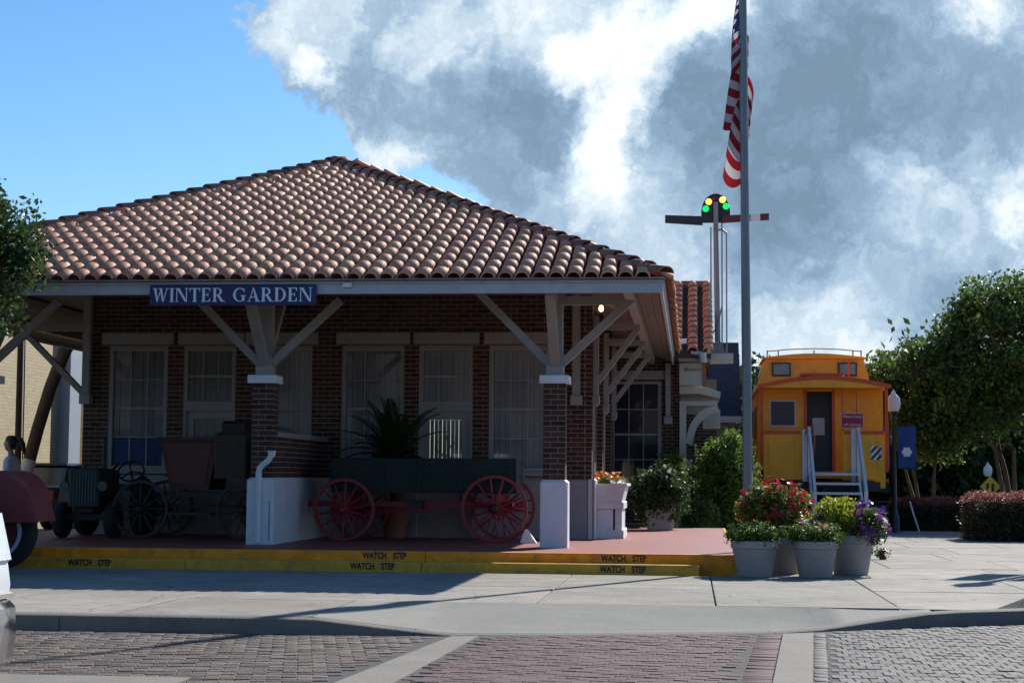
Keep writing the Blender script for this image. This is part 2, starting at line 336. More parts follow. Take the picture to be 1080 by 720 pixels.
# ------------------------------------------------------------------ ground, street, kerb, sidewalk
g = MB(); g.add([(-400,-120,-.30),(400,-120,-.30),(400,600,-.30),(-400,600,-.30)], [(0,1,2,3)])
struct(g.build('ground', mat('grass_ground', (.06,.075,.03), .95, .3, .8, .5, 20)))
ROADZ = -.135
g = MB(); g.add([(-60,-40,ROADZ),(60,-40,ROADZ),(60,-2,ROADZ),(-60,-2,ROADZ)], [(0,1,2,3)])
street = struct(g.build('street', SAND))
KERB = [(-30,-9.35),(-14,-9.36),(-6,-9.37),(-1.25,-9.38),(-.75,-9.37),(-.1,-9.33),(.6,-9.23),(1.25,-9.07),(2.0,-8.86),(2.6,-8.60),(3.0,-8.32),(3.45,-8.02),(4.0,-7.70),(4.9,-7.20),(6.5,-6.2),(9,-4.2),(12,-.8),(16,6),(18,14),(19,30)]
def kerb_top(x):
    if x <= -1.3 or x >= 4.1: return 0.
    if x < -.15: return -.122*(x+1.3)/1.15
    if x <= 2.9: return -.122
    return -.122*(4.1-x)/1.2
def kerb_y(x):
    for (a, b), (c, d) in zip(KERB, KERB[1:]):
        if a <= x <= c: return b + (d-b)*(x-a)/(c-a)
    return KERB[-1][1]
def paver_mesh(name, lx, ly, h, material):
    b = MB(); k = .004; x, y = lx/2, ly/2
    b.add([(-x,-y,0),(x,-y,0),(x,y,0),(-x,y,0),(-x,-y,h-k),(x,-y,h-k),(x,y,h-k),(-x,y,h-k),(-x+k,-y+k,h),(x-k,-y+k,h),(x-k,y-k,h),(-x+k,y-k,h)],
        [(0,1,5,4),(1,2,6,5),(2,3,7,6),(3,0,4,7),(4,5,9,8),(5,6,10,9),(6,7,11,10),(7,4,8,11),(8,9,10,11)])
    me = bpy.data.meshes.new(name); me.from_pydata(b.v, [], b.f); me.materials.append(material); return me, b
CAMX, CAMY = 1.878, -23.53
def lay(cells, lx, ly, h, material, parent, zbase, gap=.006):
    """cells: (x,y,rot). the 300 nearest to the viewpoint are objects of their own, the rest one stuff mesh"""
    me, b = paver_mesh('paver', lx-gap, ly-gap, h, material)
    cells.sort(key=lambda c: (c[0]-CAMX)**2 + (c[1]-CAMY)**2)
    vis = [c for c in cells if c[3]][:300]; ids = set(map(id, vis))
    for c in vis:
        j = Matrix.Translation((c[0], c[1], zbase + random.uniform(-.003,.003))) @ Matrix.Rotation(c[2] + random.uniform(-.02,.02), 4, 'Z') @ Matrix.Rotation(random.uniform(-.02,.02), 4, 'X') @ Matrix.Rotation(random.uniform(-.02,.02), 4, 'Y')
        piece('paver', me, parent, j)
    rest = [c for c in cells if id(c) not in ids]
    bv = np.array(b.v); bf = np.array(b.f); n = len(rest)
    if not n: return
    X = np.array([c[0] for c in rest]); Y = np.array([c[1] for c in rest]); A = np.array([c[2] for c in rest]) + RNG.uniform(-.02,.02,n)
    ca, sa = np.cos(A)[:,None], np.sin(A)[:,None]
    tx, ty = RNG.uniform(-.02,.02,(n,1)), RNG.uniform(-.02,.02,(n,1))
    vx, vy, vz = bv[:,0][None,:], bv[:,1][None,:], bv[:,2][None,:]
    V = np.stack([X[:,None]+vx*ca-vy*sa, Y[:,None]+vx*sa+vy*ca, zbase + vz + tx*vx + ty*vy + RNG.uniform(-.003,.003,(n,1))], 2).reshape(-1,3)
    F = (bf[None,:,:] + (np.arange(n)*len(bv))[:,None,None]).reshape(-1,4)
    o = np_mesh('paving', V, F, material, parent, np.repeat(RNG.uniform(0,1,n), len(bf))); o['kind'] = 'stuff'
def inview(x, y):
    dx, dy = x-CAMX, y-CAMY; a = math.atan2(dx, dy) + R(6.03); dep = math.hypot(dx, dy)
    return abs(a) < R(16.6) and dep > 10.3
# crosswalk bands, lengthwise in -y
def band(y): return (-.09 + (-9.3-y)*(-.085), .09 + (-9.3-y)*(-.035))    # left concrete ribbon edges at depth y
cells_r, cells_l, cells_c = [], [], []
y = -17.0
row = 0
RL = lambda y_: 2.652 + (y_+8.63)*.0709
RR = lambda y_: 2.924 + (y_+8.40)*.0709
while y < -5:
    off = .05 if row % 2 else 0.
    x = RR(y) + .17 + off
    while x < 9.5:
        if y < kerb_y(x) - .12: cells_r.append((x, y, 0., inview(x, y)))
        x += .1
    y += .2; row += 1
for i in range(85):                                                # soldier column along the ribbon
    yy = -17 + i*.1
    if yy < kerb_y(2.85)-.12: pass
a = R(13)
for r_ in range(-140, 140):
    for k in range(-90, 90):
        u, v = k*.2 + (r_ % 2)*.1, r_*.1
        x, yy = -6 + u*math.cos(a) - v*math.sin(a), -13 + u*math.sin(a) + v*math.cos(a)
        if -11 < x < -.16 + (-9.3-yy)*(-.085) - .1 and -17 < yy < kerb_y(x)-.1: cells_l.append((x, yy, a, inview(x, yy)))
a = R(-9)
for r_ in range(-70, 90):
    for k in range(-25, 40):
        u, v = k*.2 + (r_ % 2)*.1, r_*.1
        x, yy = 1.2 + u*math.cos(a) - v*math.sin(a), -12.5 + u*math.sin(a) + v*math.cos(a)
        if band(yy)[1] + .1 < x < RL(yy) - .30 and -17 < yy < kerb_y(x)-.08: cells_c.append((x, yy, a, inview(x, yy)))
lay(cells_r, .1, .2, .02, PAVER, street, ROADZ - .0145)
walk = MB(); walk.add([(-.1,-17,ROADZ+.003),(2.05,-17,ROADZ+.003),(2.64,-8.7,ROADZ+.003),(-.1,-9.2,ROADZ+.003)], [(0,1,2,3)])
crosswalk = struct(walk.build('crosswalk', SAND))
lay(cells_c, .2, .1, .02, PAVEC, crosswalk, ROADZ - .0115)
lay(cells_l, .2, .1, .02, PAVEL, street, ROADZ - .0145)
cells_s = []
for i in range(90):
    yy = -17 + i*.1; xx = RL(yy) - .105
    if yy < kerb_y(xx)-.1: cells_s.append((xx, yy, 0, False))
lay(cells_s, .2, .1, .02, PAVEC, crosswalk, ROADZ - .0115)
cells_s = []
for i in range(45):
    yy = -17 + i*.2; xx = RR(yy) + .058
    if yy < kerb_y(xx)-.1: cells_s.append((xx, yy, 0, False))
lay(cells_s, .1, .2, .02, PAVER, street, ROADZ - .0145)
rb = MB()
def ribbon(p):
    n = len(p); k = ROADZ + .012
    rb.add([(x,y,k) for x,y in p] + [(x,y,k-.1) for x,y in p], [tuple(range(n))] + [(i,(i+1)%n,n+(i+1)%n,n+i) for i in range(n)])
ribbon([(band(-17)[0],-17),(band(-17)[1],-17),(.12,-9.38),(-.10,-9.42)])
struct(rb.build('crosswalk_ribbon', CONC2))
rb = MB(); ribbon([(RL(-17),-17),(RR(-17),-17),(RR(-8.52),-8.52),(RL(-8.68),-8.68)])
struct(rb.build('crosswalk_ribbon', CONC2))
rb = MB(); ribbon([(-3.0,-13.3),(-1.35,-13.3),(-1.35,-12.62),(-3.0,-12.62)])
struct(rb.build('street_patch', CONC2))

# kerb: stones along the polyline
kb = thing('kerb', None, None); kb['kind'] = 'structure'
def fine_line():
    out = []
    for (a, b), (c, d) in zip(KERB, KERB[1:]):
        n = max(1, int(math.hypot(c-a, d-b)/.3))
        for i in range(n): out.append((a+(c-a)*i/n, b+(d-b)*i/n))
    out.append(KERB[-1]); return out
KL = fine_line()
def kerb_sections(i0, i1):
    b = MB(); vs = []; n = 0
    for i in range(i0, i1+1):
        p = Vector(KL[i]); q = Vector(KL[min(i+1, len(KL)-1)]); pp = Vector(KL[max(i-1,0)]); t = (q-pp).normalized(); nrm = Vector((-t.y, t.x))
        zt = kerb_top(p.x); sh = .004 if i in (i0,) else (-.004 if i == i1 else 0); p = p + t*sh
        pr = [(0,-.4),(0,zt-.03),(.008,zt-.012),(.03,zt),(.16,zt),(.16,-.4)]
        vs += [(p.x+nrm.x*o, p.y+nrm.y*o, z) for o, z in pr]; n += 1
    fs = []
    for k in range(n-1):
        for j in range(5): fs.append((k*6+j, k*6+j+1, (k+1)*6+j+1, (k+1)*6+j))
    fs += [tuple(range(6)), tuple(range((n-1)*6, n*6))[::-1]]
    return b.add(vs, fs)
i = 0
while i < len(KL)-1:
    j = min(i + (9 if abs(KL[i][0]) < 12 else 30), len(KL)-1)
    kerb_sections(i, j).build('kerb_stone', CONC2, kb, smooth=35); i = j
# sidewalk base + slabs
b = MB(); pts = [(x, y+.1) for x, y in KL]
nn = len(pts)
b.add([(x, y, -.14) for x, y in pts] + [(x, 32, -.14) for x, y in pts], [(i, i+1, nn+i+1, nn+i) for i in range(nn-1)])
side = struct(b.build('sidewalk', JOINT))
JX = [-30.2 + 1.7*i for i in range(30)]
JY = [-7.30, -4.80, -2.30, .2, 2.7, 5.2, 7.7, 10.2, 12.7, 15.2, 17.7, 20.2, 24, 28, 32]
for iy in range(len(JY)-1):
    y0, y1 = JY[iy], JY[iy+1]
    for ix in range(len(JX)-1):
        off = .0 if iy < 2 else (.75 if iy % 2 else .25)
        x0, x1 = JX[ix]+off, JX[ix+1]+off
        if x1 < -13 and y0 > -2: continue
        if x0 > 19: continue
        if y0 >= -2.3 and x0 > -9.1 and x1 < 2.4 and y1 < 10.3: continue
        # clip against the kerb line on the right
        def lim(yv):
            for (a, bb), (c, d) in zip(KERB[9:], KERB[10:]):
                if bb <= yv <= d: return a + (c-a)*(yv-bb)/(d-bb) - .10
            return 99 if yv > 30 else -99
        ya, yb = y0, y1
        if y0 < -7.31: continue
        xa, xb = min(x1, lim(y0)), min(x1, lim(y1))
        if xb <= x0+.05: continue
        xa = max(xa, x0+.02)
        gp = .007; z = random.uniform(-.002, .002)
        pl = [(x0+gp,ya+gp),(xa-gp,ya+gp),(xb-gp,yb-gp),(x0+gp,yb-gp)]
        sb = MB(); sb.add([(x,y,-.1) for x,y in pl] + [(x,y,z-.006) for x,y in pl] + [(x+(.006 if k in (0,3) else -.006),y+(.006 if k < 2 else -.006),z) for k,(x,y) in enumerate(pl)],
            [(0,1,5,4),(1,2,6,5),(2,3,7,6),(3,0,4,7),(4,5,9,8),(5,6,10,9),(6,7,11,10),(7,4,8,11),(8,9,10,11)])
        sb.build('slab', CONC, side)
# strip between the slabs and the kerb, dipping into the ribbed ramp
def strip(xs, name, material, nv=6):
    b = MB(); vs = []
    for x in xs:
        yk = kerb_y(x) + .165; zt = kerb_top(x)
        for k in range(nv+1):
            t = k/nv; yy = -7.307 + (yk+7.307)*t; vs.append((x, yy, zt*t + .001))
    fs = [(i*(nv+1)+k, (i+1)*(nv+1)+k, (i+1)*(nv+1)+k+1, i*(nv+1)+k+1) for i in range(len(xs)-1) for k in range(nv)]
    return b.add(vs, fs).build(name, material, side, smooth=True)
for k in range(14):
    x1 = -1.33 - 1.7*k; x0 = x1 - 1.69
    strip([x0, x0+.8, x1], 'border_slab', CONC)
# ribbed ramp: real grooves
rm = MB(); nx = 40; xs = [-1.32 + (4.05+1.32)*i/nx for i in range(nx+1)]; nv = 44
vs = []
for x in xs:
    yk = kerb_y(min(x, 4.0)) + .165; zt = kerb_top(x)
    top = -7.307 if x < 3.0 else -7.307 + (x-3.0)*.35
    for k in range(nv+1):
        t = k/nv; gz = -.004 if (k % 2 and -.4 < x < 3.2 and 0 < k < nv-2) else 0
        yy = top + (max(min(yk, top-.02), -99)-top)*t; vs.append((x, yy, zt*t + gz + .0015))
fs = [(i*(nv+1)+k, (i+1)*(nv+1)+k, (i+1)*(nv+1)+k+1, i*(nv+1)+k+1) for i in range(nx) for k in range(nv)]
rm.add(vs, fs).build('ramp', RAMP, side)

# ------------------------------------------------------------------ platform and yellow steps
pm = MB().box(-9.05, 2.46, -1.72, 10.4, -.1, .24)
platform = struct(pm.build('platform', REDP))
for k, xx in enumerate([-9.05, -7.6, -4.55, -1.5, 2.47]):
    if k == 4: break
    x1 = [-9.05, -7.6, -4.55, -1.5, 2.47][k+1]
    MB().chbox(xx+.003, x1-.003, -1.87, -1.72, -.05, .243, .012).build('step_edge', YELL, platform)
    x1 = min(x1, 1.97)
    MB().chbox(xx+.003, x1-.003, -2.17, -1.873, -.05, .122, .012).build('lower_step', mat('lower_step_paint', (.68,.36,.03), .6, .2, 6, .25, 40, dirt=.75, dirtcol=(.2,.14,.06)), platform)
MB().chbox(2.462, 2.52, -1.72, 10.4, -.05, .243, .012).build('step_edge', YELL, platform)
for (x, z, lo) in ((-2.02,.182,0),(1.03,.182,0),(-2.12,.062,1),(1.03,.06,1),(-5.80,.062,1)):
    o = text_part('WATCH', .112, BLACK, platform, (x-.135, (-2.172 if lo else -1.872), z), bold=.004, sx=.74)
    o = text_part('STEP', .112, BLACK, platform, (x+.19, (-2.172 if lo else -1.872), z), bold=.004, sx=.74)

# ------------------------------------------------------------------ depot
depot = thing('depot_building', 'brick railway depot with clay tile hip roof and white bracketed porch', 'building', (0,0,0))
CH = .0733
def brick_at(b, o, u, n, s0, s1, z0, z1, dep, rec=.03, rot90=False):
    """one brick on a wall: along unit vector u from s0 to s1, outward normal n"""
    o, u, n = Vector(o), Vector(u), Vector(n); k = .004
    P = lambda s, z, d: o + u*s + n*d + Vector((0,0,z))
    vs = [P(s0,z0,-rec),P(s1,z0,-rec),P(s1,z1,-rec),P(s0,z1,-rec),P(s0,z0,dep),P(s1,z0,dep),P(s1,z1,dep),P(s0,z1,dep)]
    b.add(vs, [(4,5,6,7),(0,1,5,4),(1,2,6,5),(2,3,7,6),(3,0,4,7)], random.random())
def brick_face(o, u, n, length, z0, z1, holes=(), dep=.006, parent=None, bl=.205, j=.011):
    b = MB(); nrow = int((z1-z0)/CH + .5); zz = z0
    for r_ in range(nrow):
        za, zb = z0 + r_*CH + j/2, z0 + (r_+1)*CH - j/2
        if zb > z1: zb = z1
        s = -(bl+j)/2 if r_ % 2 else 0.
        segs = []
        while s < length:
            segs.append((max(s, 0)+j/2, min(s+bl+j, length)-j/2)); s += bl+j
        for a, c in segs:
            parts = [(a, c)]
            for (h0, h1, hz0, hz1) in holes:
                if hz0 < (za+zb)/2 < hz1:
                    np_ = []
                    for p, q_ in parts:
                        if q_ <= h0 or p >= h1: np_.append((p, q_))
                        else:
                            if p < h0: np_.append((p, h0))
                            if q_ > h1: np_.append((h1, q_))
                    parts = np_
            for p, q_ in parts:
                if q_-p > .025: brick_at(b, o, u, n, p, q_, za, zb, dep + random.uniform(-.002,.002))
    o_ = b.build('brick_facing', BRICK, parent); o_['kind'] = 'stuff'; return o_
WY = 3.5; WX0, WX1 = -8.02, .2
LINT = [(-7.72,-6.52),(-6.44,-5.34),(-5.32,-4.12),(-3.82,-2.62),(-2.56,-1.50),(-1.42,-.34)]
WIN = [(-7.60,-6.62,'w'),(-6.35,-5.48,'d'),(-5.12,-4.22,'w'),(-3.73,-2.71,'w'),(-2.47,-1.60,'d'),(-1.335,-.375,'w')]
wall = MB()
edges = [WX0] + [v for w in WIN for v in w[:2]] + [WX1]
for k in range(0, len(edges), 2): wall.box(edges[k], edges[k+1], WY, WY+.25, 1.16, 4.3)
for w in WIN:
    wall.box(w[0], w[1], WY, WY+.25, 3.28, 4.3)
    if w[2] == 'w': wall.box(w[0], w[1], WY, WY+.25, 1.16, 1.20)
wall.build('wall', MORTAR, depot)
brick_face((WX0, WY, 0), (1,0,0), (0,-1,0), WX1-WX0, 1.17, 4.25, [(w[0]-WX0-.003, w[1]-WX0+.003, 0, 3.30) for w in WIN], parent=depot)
bs = MB()
dx = [WX0-.04] + [v for w in WIN if w[2] == 'd' for v in w[:2]] + [WX1+.04]
for k in range(0, len(dx), 2): bs.chbox(dx[k], dx[k+1], WY-.045, WY+.3, .24, 1.17, .02)
bs.build('wall_base', mat('wall_base_paint', (.34,.33,.34), .6, .08, 3, .1, 30, dirt=.3, dirtcol=(.25,.23,.22)), depot)
for l0, l1 in LINT: MB().box(l0, l1, WY-.05, WY+.02, 3.315, 3.50).build('lintel', TRIM, depot)
def window(x0, x1, y, z0, z1, rows, cols, parent, blind=BLIND, rail=None, sill=True, name='window', label=None):
    fw_ = .065
    f = MB()
    f.box(x0, x0+fw_, y-.02, y+.10, z0, z1); f.box(x1-fw_, x1, y-.02, y+.10, z0, z1)
    f.box(x0+fw_, x1-fw_, y-.02, y+.10, z1-fw_, z1); f.box(x0+fw_, x1-fw_, y-.02, y+.10, z0, z0+fw_)
    w = f.build(name, TRIM, parent)
    if label: w['label'] = label
    a0, a1, b0, b1 = x0+fw_, x1-fw_, z0+fw_, z1-fw_
    if sill: MB().box(x0-.05, x1+.05, y-.075, y+.06, z0-.06, z0-.002).build('sill', TRIM, w)
    for c in range(1, cols):
        xc = a0 + (a1-a0)*c/cols; MB().box(xc-.011, xc+.011, y+.028, y+.052, b0, b1).build('muntin', TRIM, w)
    for r_ in range(1, rows):
        zc = b0 + (b1-b0)*r_/rows; hh = .022 if r_*2 == rows else .011
        MB().box(a0, a1, y+.024, y+.056, zc-hh, zc+hh).build('muntin', TRIM, w)
    pm_ = MB().box(-(a1-a0)/cols/2+.001, (a1-a0)/cols/2-.001, -.002, .002, -(b1-b0)/rows/2+.001, (b1-b0)/rows/2-.001)
    me = bpy.data.meshes.new('pane'); me.from_pydata(pm_.v, [], pm_.f); me.materials.append(GLASS)
    for c in range(cols):
        for r_ in range(rows):
            piece('pane', me, w, Matrix.Translation((a0+(a1-a0)*(c+.5)/cols, y+.04, b0+(b1-b0)*(r_+.5)/rows)) @ Matrix.Rotation(random.uniform(-.006,.006), 4, 'X') @ Matrix.Rotation(random.uniform(-.006,.006), 4, 'Z'))
    bl = MB(); n = max(6, int((a1-a0)/.085)); 
    for k in range(n):
        xa, xb = a0 + (a1-a0)*k/n, a0 + (a1-a0)*(k+1)/n; bl.box(xa+.003, xb-.003, y+.075+(k%2)*.012, y+.081+(k%2)*.012, b0, b1)
    bl.build('blind', blind, w)
    MB().box(a0, a1, y+.2, y+.21, b0, b1).build('backing', DARKIN, w)
    return w
POST = mat('poster_blue', (.05,.13,.42), .5, .3, 5)
for i, (a, c, t) in enumerate(WIN):
    if t == 'w':
        w = window(a, c, WY+.03, 1.28, 3.275, 4, 3, depot)
        if i == 0:
            MB().box(a+.08, c-.08, WY+.082, WY+.086, 1.36, 1.82).build('poster', POST, w)
    else:
        w = window(a, c, WY+.03, 2.33, 3.275, 2, 3, depot, sill=False, name='transom')
        d = MB(); x0, x1 = a, c
        d.box(x0, x0+.05, WY+.01, WY+.13, .24, 2.33); d.box(x1-.05, x1, WY+.01, WY+.13, .24, 2.33); d.box(x0+.05, x1-.05, WY+.01, WY+.13, 2.24, 2.328)
        d.box(x0+.05, x0+.17, WY+.05, WY+.10, .25, 2.24); d.box(x1-.17, x1-.05, WY+.05, WY+.10, .25, 2.24)
        d.box(x0+.17, x1-.17, WY+.05, WY+.10, 2.11, 2.24); d.box(x0+.17, x1-.17, WY+.05, WY+.10, .25, .5); d.box(x0+.17, x1-.17, WY+.05, WY+.10, 1.0, 1.14)
        door = d.build('door', TRIM, depot)
        MB().box(x0+.17, x1-.17, WY+.07, WY+.074, 1.14, 2.11).build('pane', GLASS, door)
        MB().box(x0+.17, x1-.17, WY+.085, WY+.09, .5, 1.0).build('panel', TRIM, door)
        bl = MB()
        for k in range(8):
            xa = x0+.17+(x1-x0-.34)*k/8; bl.box(xa+.002, xa+(x1-x0-.34)/8-.002, WY+.115+(k%2)*.01, WY+.12+(k%2)*.01, 1.14, 2.11)
        bl.build('blind', BLIND, door)
        MB().lathe([(.0,0),(.03,.01),(.03,.04),(.012,.05),(.012,.07)], (x1-.11, WY-.02, 1.2), 10, 'y').build('handle', mat('brass', (.4,.3,.12), .35, metal=1), door)
# left gable side wall, interior mass
MB().box(WX0, WX0+.25, WY+.25, 24, .24, 4.3).build('wall', MORTAR, depot)
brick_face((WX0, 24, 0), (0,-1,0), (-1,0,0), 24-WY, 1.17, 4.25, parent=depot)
MB().box(WX0-.04, WX0+.25, WY+.3, 24, .24, 1.16).build('wall_base', WHITE, depot)
MB().box(WX1-.25, WX1, WY+.25, 13, 1.16, 4.3).build('wall', MORTAR, depot)
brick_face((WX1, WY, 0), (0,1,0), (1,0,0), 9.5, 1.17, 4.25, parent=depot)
MB().chbox(WX1-.2, WX1+.045, WY+.3, 13, .24, 1.165, .02).build('wall_base', WHITE, depot)
# side pilasters
for py in (3.5, 6.75, 9.9):
    pb = MB().box(WX1+.001, WX1+.10, py, py+.40, 1.17, 4.2); pl = pb.build('pilaster', MORTAR, depot)
    b = MB()
    for r_ in range(int(3.0/CH)):
        za, zb = 1.17+r_*CH+.006, 1.17+(r_+1)*CH-.006
        brick_at(b, (WX1, py, 0), (1,0,0), (0,-1,0), .004, .104, za, zb, .006)
        for k in range(2):
            brick_at(b, (WX1+.1, py, 0), (0,1,0), (1,0,0), k*.2+.004, k*.2+.196, za, zb, .006)
    b.build('pilaster_bricks', BRICK, pl)['kind'] = 'stuff'
    MB().chbox(WX1+.046, WX1+.17, py-.05, py+.45, .24, 1.18, .02).build('pilaster_base', WHITE, depot)
    MB().box(WX1+.115, WX1+.20, py+.14, py+.26, 2.5, 3.78).build('bracket_post', TRIM, depot)
    MB().add([(WX1+.105,py+.12,2.5),(WX1+.215,py+.12,2.5),(WX1+.215,py+.28,2.5),(WX1+.105,py+.28,2.5),(WX1+.105,py+.12,2.38),(WX1+.215,py+.12,2.38),(WX1+.215,py+.28,2.38),(WX1+.105,py+.28,2.38),(WX1+.12,py+.15,2.33),(WX1+.17,py+.15,2.33),(WX1+.17,py+.25,2.33),(WX1+.12,py+.25,2.33)],
        [(0,1,2,3),(0,1,5,4),(1,2,6,5),(2,3,7,6),(3,0,4,7),(4,5,9,8),(5,6,10,9),(6,7,11,10),(7,4,8,11),(8,9,10,11)]).build('pendant', TRIM, depot)
# front-facing post and pendant at the wall corner
MB().box(.0, .12, WY-.17, WY-.05, 2.5, 4.1).build('bracket_post', TRIM, depot)
MB().chbox(-.03, .15, WY-.2, WY-.04, 2.34, 2.5, .015).build('pendant', TRIM, depot)
MB().box(WX0+.02, WX0+.14, WY-.17, WY-.05, 2.5, 4.1).build('bracket_post', TRIM, depot)
MB().chbox(WX0-.01, WX0+.17, WY-.2, WY-.04, 2.34, 2.5, .015).build('pendant', TRIM, depot)
# conduits by the corner
for (x, y_) in ((.335, 3.44), (.335, 6.7)):
    MB().tube((x, y_, .24), (x, y_, 2.35), .014, n=6).build('downspout', TRIM, depot)

# porch columns
COLX = [0.0, -4.10, -8.2]
brk, _b = None, None
def brick_mesh(l, d, h):
    b = MB(); k = .004
    b.add([(-l/2,-d/2,-h/2),(l/2,-d/2,-h/2),(l/2,d/2,-h/2),(-l/2,d/2,-h/2),(-l/2+k*0,-d/2,h/2),(l/2,-d/2,h/2),(l/2,d/2,h/2),(-l/2,d/2,h/2)],
        [(0,3,2,1),(4,5,6,7),(0,1,5,4),(1,2,6,5),(2,3,7,6),(3,0,4,7)])
    me = bpy.data.meshes.new('brick'); me.from_pydata(b.v, [], b.f); me.materials.append(BRICK); return me
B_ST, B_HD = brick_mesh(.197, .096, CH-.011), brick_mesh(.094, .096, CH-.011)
for ci, cx in enumerate(COLX):
    core = MB().box(cx-.145, cx+.145, -.145, .145, 1.16, 2.49).build('column', MORTAR, depot)
    MB().chbox(cx-.19, cx+.19, -.19, .19, .24, 1.165, .035).build('column_base', WHITE, core)
    MB().chbox(cx-.205, cx+.205, -.205, .205, 2.485, 2.60, .012).build('column_cap', WHITE, core)
    nb = 0
    if ci < 2:
        for r_ in range(18):
            z = 1.165 + (r_+.5)*CH; fl = r_ % 2
            h = .1525; q = h - .048
            # pinwheel of one stretcher and one header per face
            for face in range(4):
                M4 = Matrix.Translation((cx, 0, z)) @ Matrix.Rotation(face*math.pi/2, 4, 'Z')
                j = random.uniform(-.0015, .0015)
                if fl:
                    piece('brick', B_ST, core, M4 @ Matrix.Translation((-h+.0985+.001, -q+j, 0))); 
                    if face % 2 == 0: pass
                else:
                    piece('brick', B_ST, core, M4 @ Matrix.Translation((h-.0985-.001, -q+j, 0)))
    pst = MB().box(cx-.10, cx+.10, -.10, .10, 2.602, 4.2).build('post', TRIM, depot)
    MB().box(cx-.115, cx+.115, -.115, .115, 2.60, 2.74).build('post_foot', TRIM, pst)
    # diagonal braces
    MB().beam((cx-.08, 0, 2.76), (cx-1.12, 0, 3.80), .09, .11).build('brace', TRIM, pst)
    MB().beam((cx+.08, 0, 2.76), (cx+1.06, 0, 3.66), .09, .11).build('brace', TRIM, pst)
    MB().beam((cx, -.08, 2.76), (cx, -1.05, 3.70), .13, .11).build('brace', TRIM, pst)
    MB().beam((cx, .08, 2.76), (cx, 1.10, 3.85), .07, .11).build('brace', TRIM, pst)
    MB().beam((cx, -.1, 3.66), (cx, -1.1, 3.66), .1, .12).build('tie_beam', TRIM, pst)
MB().box(.1, 1.06, -.06, .06, 3.58, 3.70).build('tie_beam', TRIM, depot)
MB().box(-9.26, -8.3, -.06, .06, 3.58, 3.70).build('tie_beam', TRIM, depot)
MB().box(-9.3, 1.1, -.09, .09, 4.0, 4.2).build('porch_beam', TRIM, depot)
MB().box(-9.3, 1.06, -1.10, -.98, 3.66, 3.80).build('purlin', TRIM, depot)
MB().box(.97, 1.10, -1.08, 12.9, 3.64, 3.79).build('purlin', TRIM, depot)
MB().box(-9.32, -9.2, -1.08, 22, 3.64, 3.79).build('purlin', TRIM, depot)
for py in (3.7, 6.95, 10.1):
    MB().box(.4, 1.06, py-.05, py+.05, 3.56, 3.68).build('tie_beam', TRIM, depot)
    MB().beam((.38, py, 2.72), (1.04, py, 3.60), .09, .11, (0,1,0)).build('brace', TRIM, depot)
for py in (3.7, 7.5):
    MB().box(-9.2, WX0, py-.05, py+.05, 3.56, 3.68).build('tie_beam', TRIM, depot)
    MB().beam((WX0-.05, py, 2.5), (-9.2, py, 3.60), .09, .11, (0,1,0)).build('brace', TRIM, depot)
# low wall between left column and building
lw = MB().box(-4.26, -3.97, .19, WY-.05, 1.165, 1.74).build('low_wall', MORTAR, depot)
brick_face((-3.97, .19, 0), (0,1,0), (1,0,0), WY-.24, 1.17, 1.74, parent=lw)
brick_face((-4.26, WY-.05, 0), (0,-1,0), (-1,0,0), WY-.24, 1.17, 1.74, parent=lw)
MB().chbox(-4.30, -3.93, .192, WY-.051, .24, 1.168, .02).build('low_wall_base', WHITE, lw)
MB().chbox(-4.30, -3.93, .17, WY-.051, 1.74, 1.82, .015).build('low_wall_cap', TRIM, lw)
# downpipe with double elbow on the left column
dp = MB().path([(-3.93,-.235,1.52),(-3.95,-.235,1.45),(-3.98,-.235,1.40),(-4.06,-.235,1.34),(-4.10,-.235,1.29),(-4.11,-.235,1.22),(-4.11,-.235,.27)], .042, 12)
dp.lathe([(.056,0),(.056,.05)], (-4.11,-.235,1.12), 14); dp.lathe([(.05,0),(.062,.08)], (-3.93,-.235,1.46), 14)
dp.build('downpipe', WHITE, depot, smooth=40)
MB().box(-3.97, -3.955, -.195, -.19, .3, .85).build('conduit', mat('grey_conduit', (.25,.25,.26), .5), depot)
# ceiling, soffit boards, fascia
EX0, EX1, EY0 = -10.15, 1.56, -1.32
MB().box(-9.0, .5, -.08, WY, 4.10, 4.13).build('porch_ceiling', CEIL, depot)
def soffit(p0, p1, u, n, parent):           # boards running along the eave, stepping up the slope
    p0, u, n = Vector(p0), Vector(u), Vector(n)
    for k in range(9):
        a, c = k*.125, (k+1)*.125 - .006; L = p1
        i0, i1 = p0 + n*a + Vector((0,0,a*.34)) + u*a, p0 + n*c + Vector((0,0,c*.34)) + u*c
        vs = [i0, i0+u*(L-2*a), i1+u*(L-2*c), i1]; vs = vs + [v+Vector((0,0,.02)) for v in vs]
        MB().add(vs, [(0,1,2,3),(7,6,5,4),(0,1,5,4),(1,2,6,5),(2,3,7,6),(3,0,4,7)]).build('soffit_board', CEIL, parent)
soffit((EX0+.1, EY0+.12, 3.68), EX1-EX0-.2, (1,0,0), (0,1,0), depot)
soffit((EX1-.12, EY0+.1, 3.68), 14.2, (0,1,0), (-1,0,0), depot)
soffit((EX0+.12, EY0+.1, 3.68), 24, (0,1,0), (1,0,0), depot)
MB().box(.2, .52, WY+.002, 13, 4.10, 4.13).build('soffit_return', CEIL, depot)
MB().box(-9.0, WX0, WY+.002, 24, 4.10, 4.13).build('soffit_return', CEIL, depot)
fx0, fx1, fy = EX0+.06, EX1-.06, EY0+.07
RW = 17.9
f = MB(); f.box(fx0, fx1, fy, fy+.04, 3.615, 3.745); fas = f.build('fascia', mat('fascia_paint', (.44,.45,.47), .5, .08, 6, .1, 24, dirt=.35, dirtcol=(.25,.24,.23)), depot)
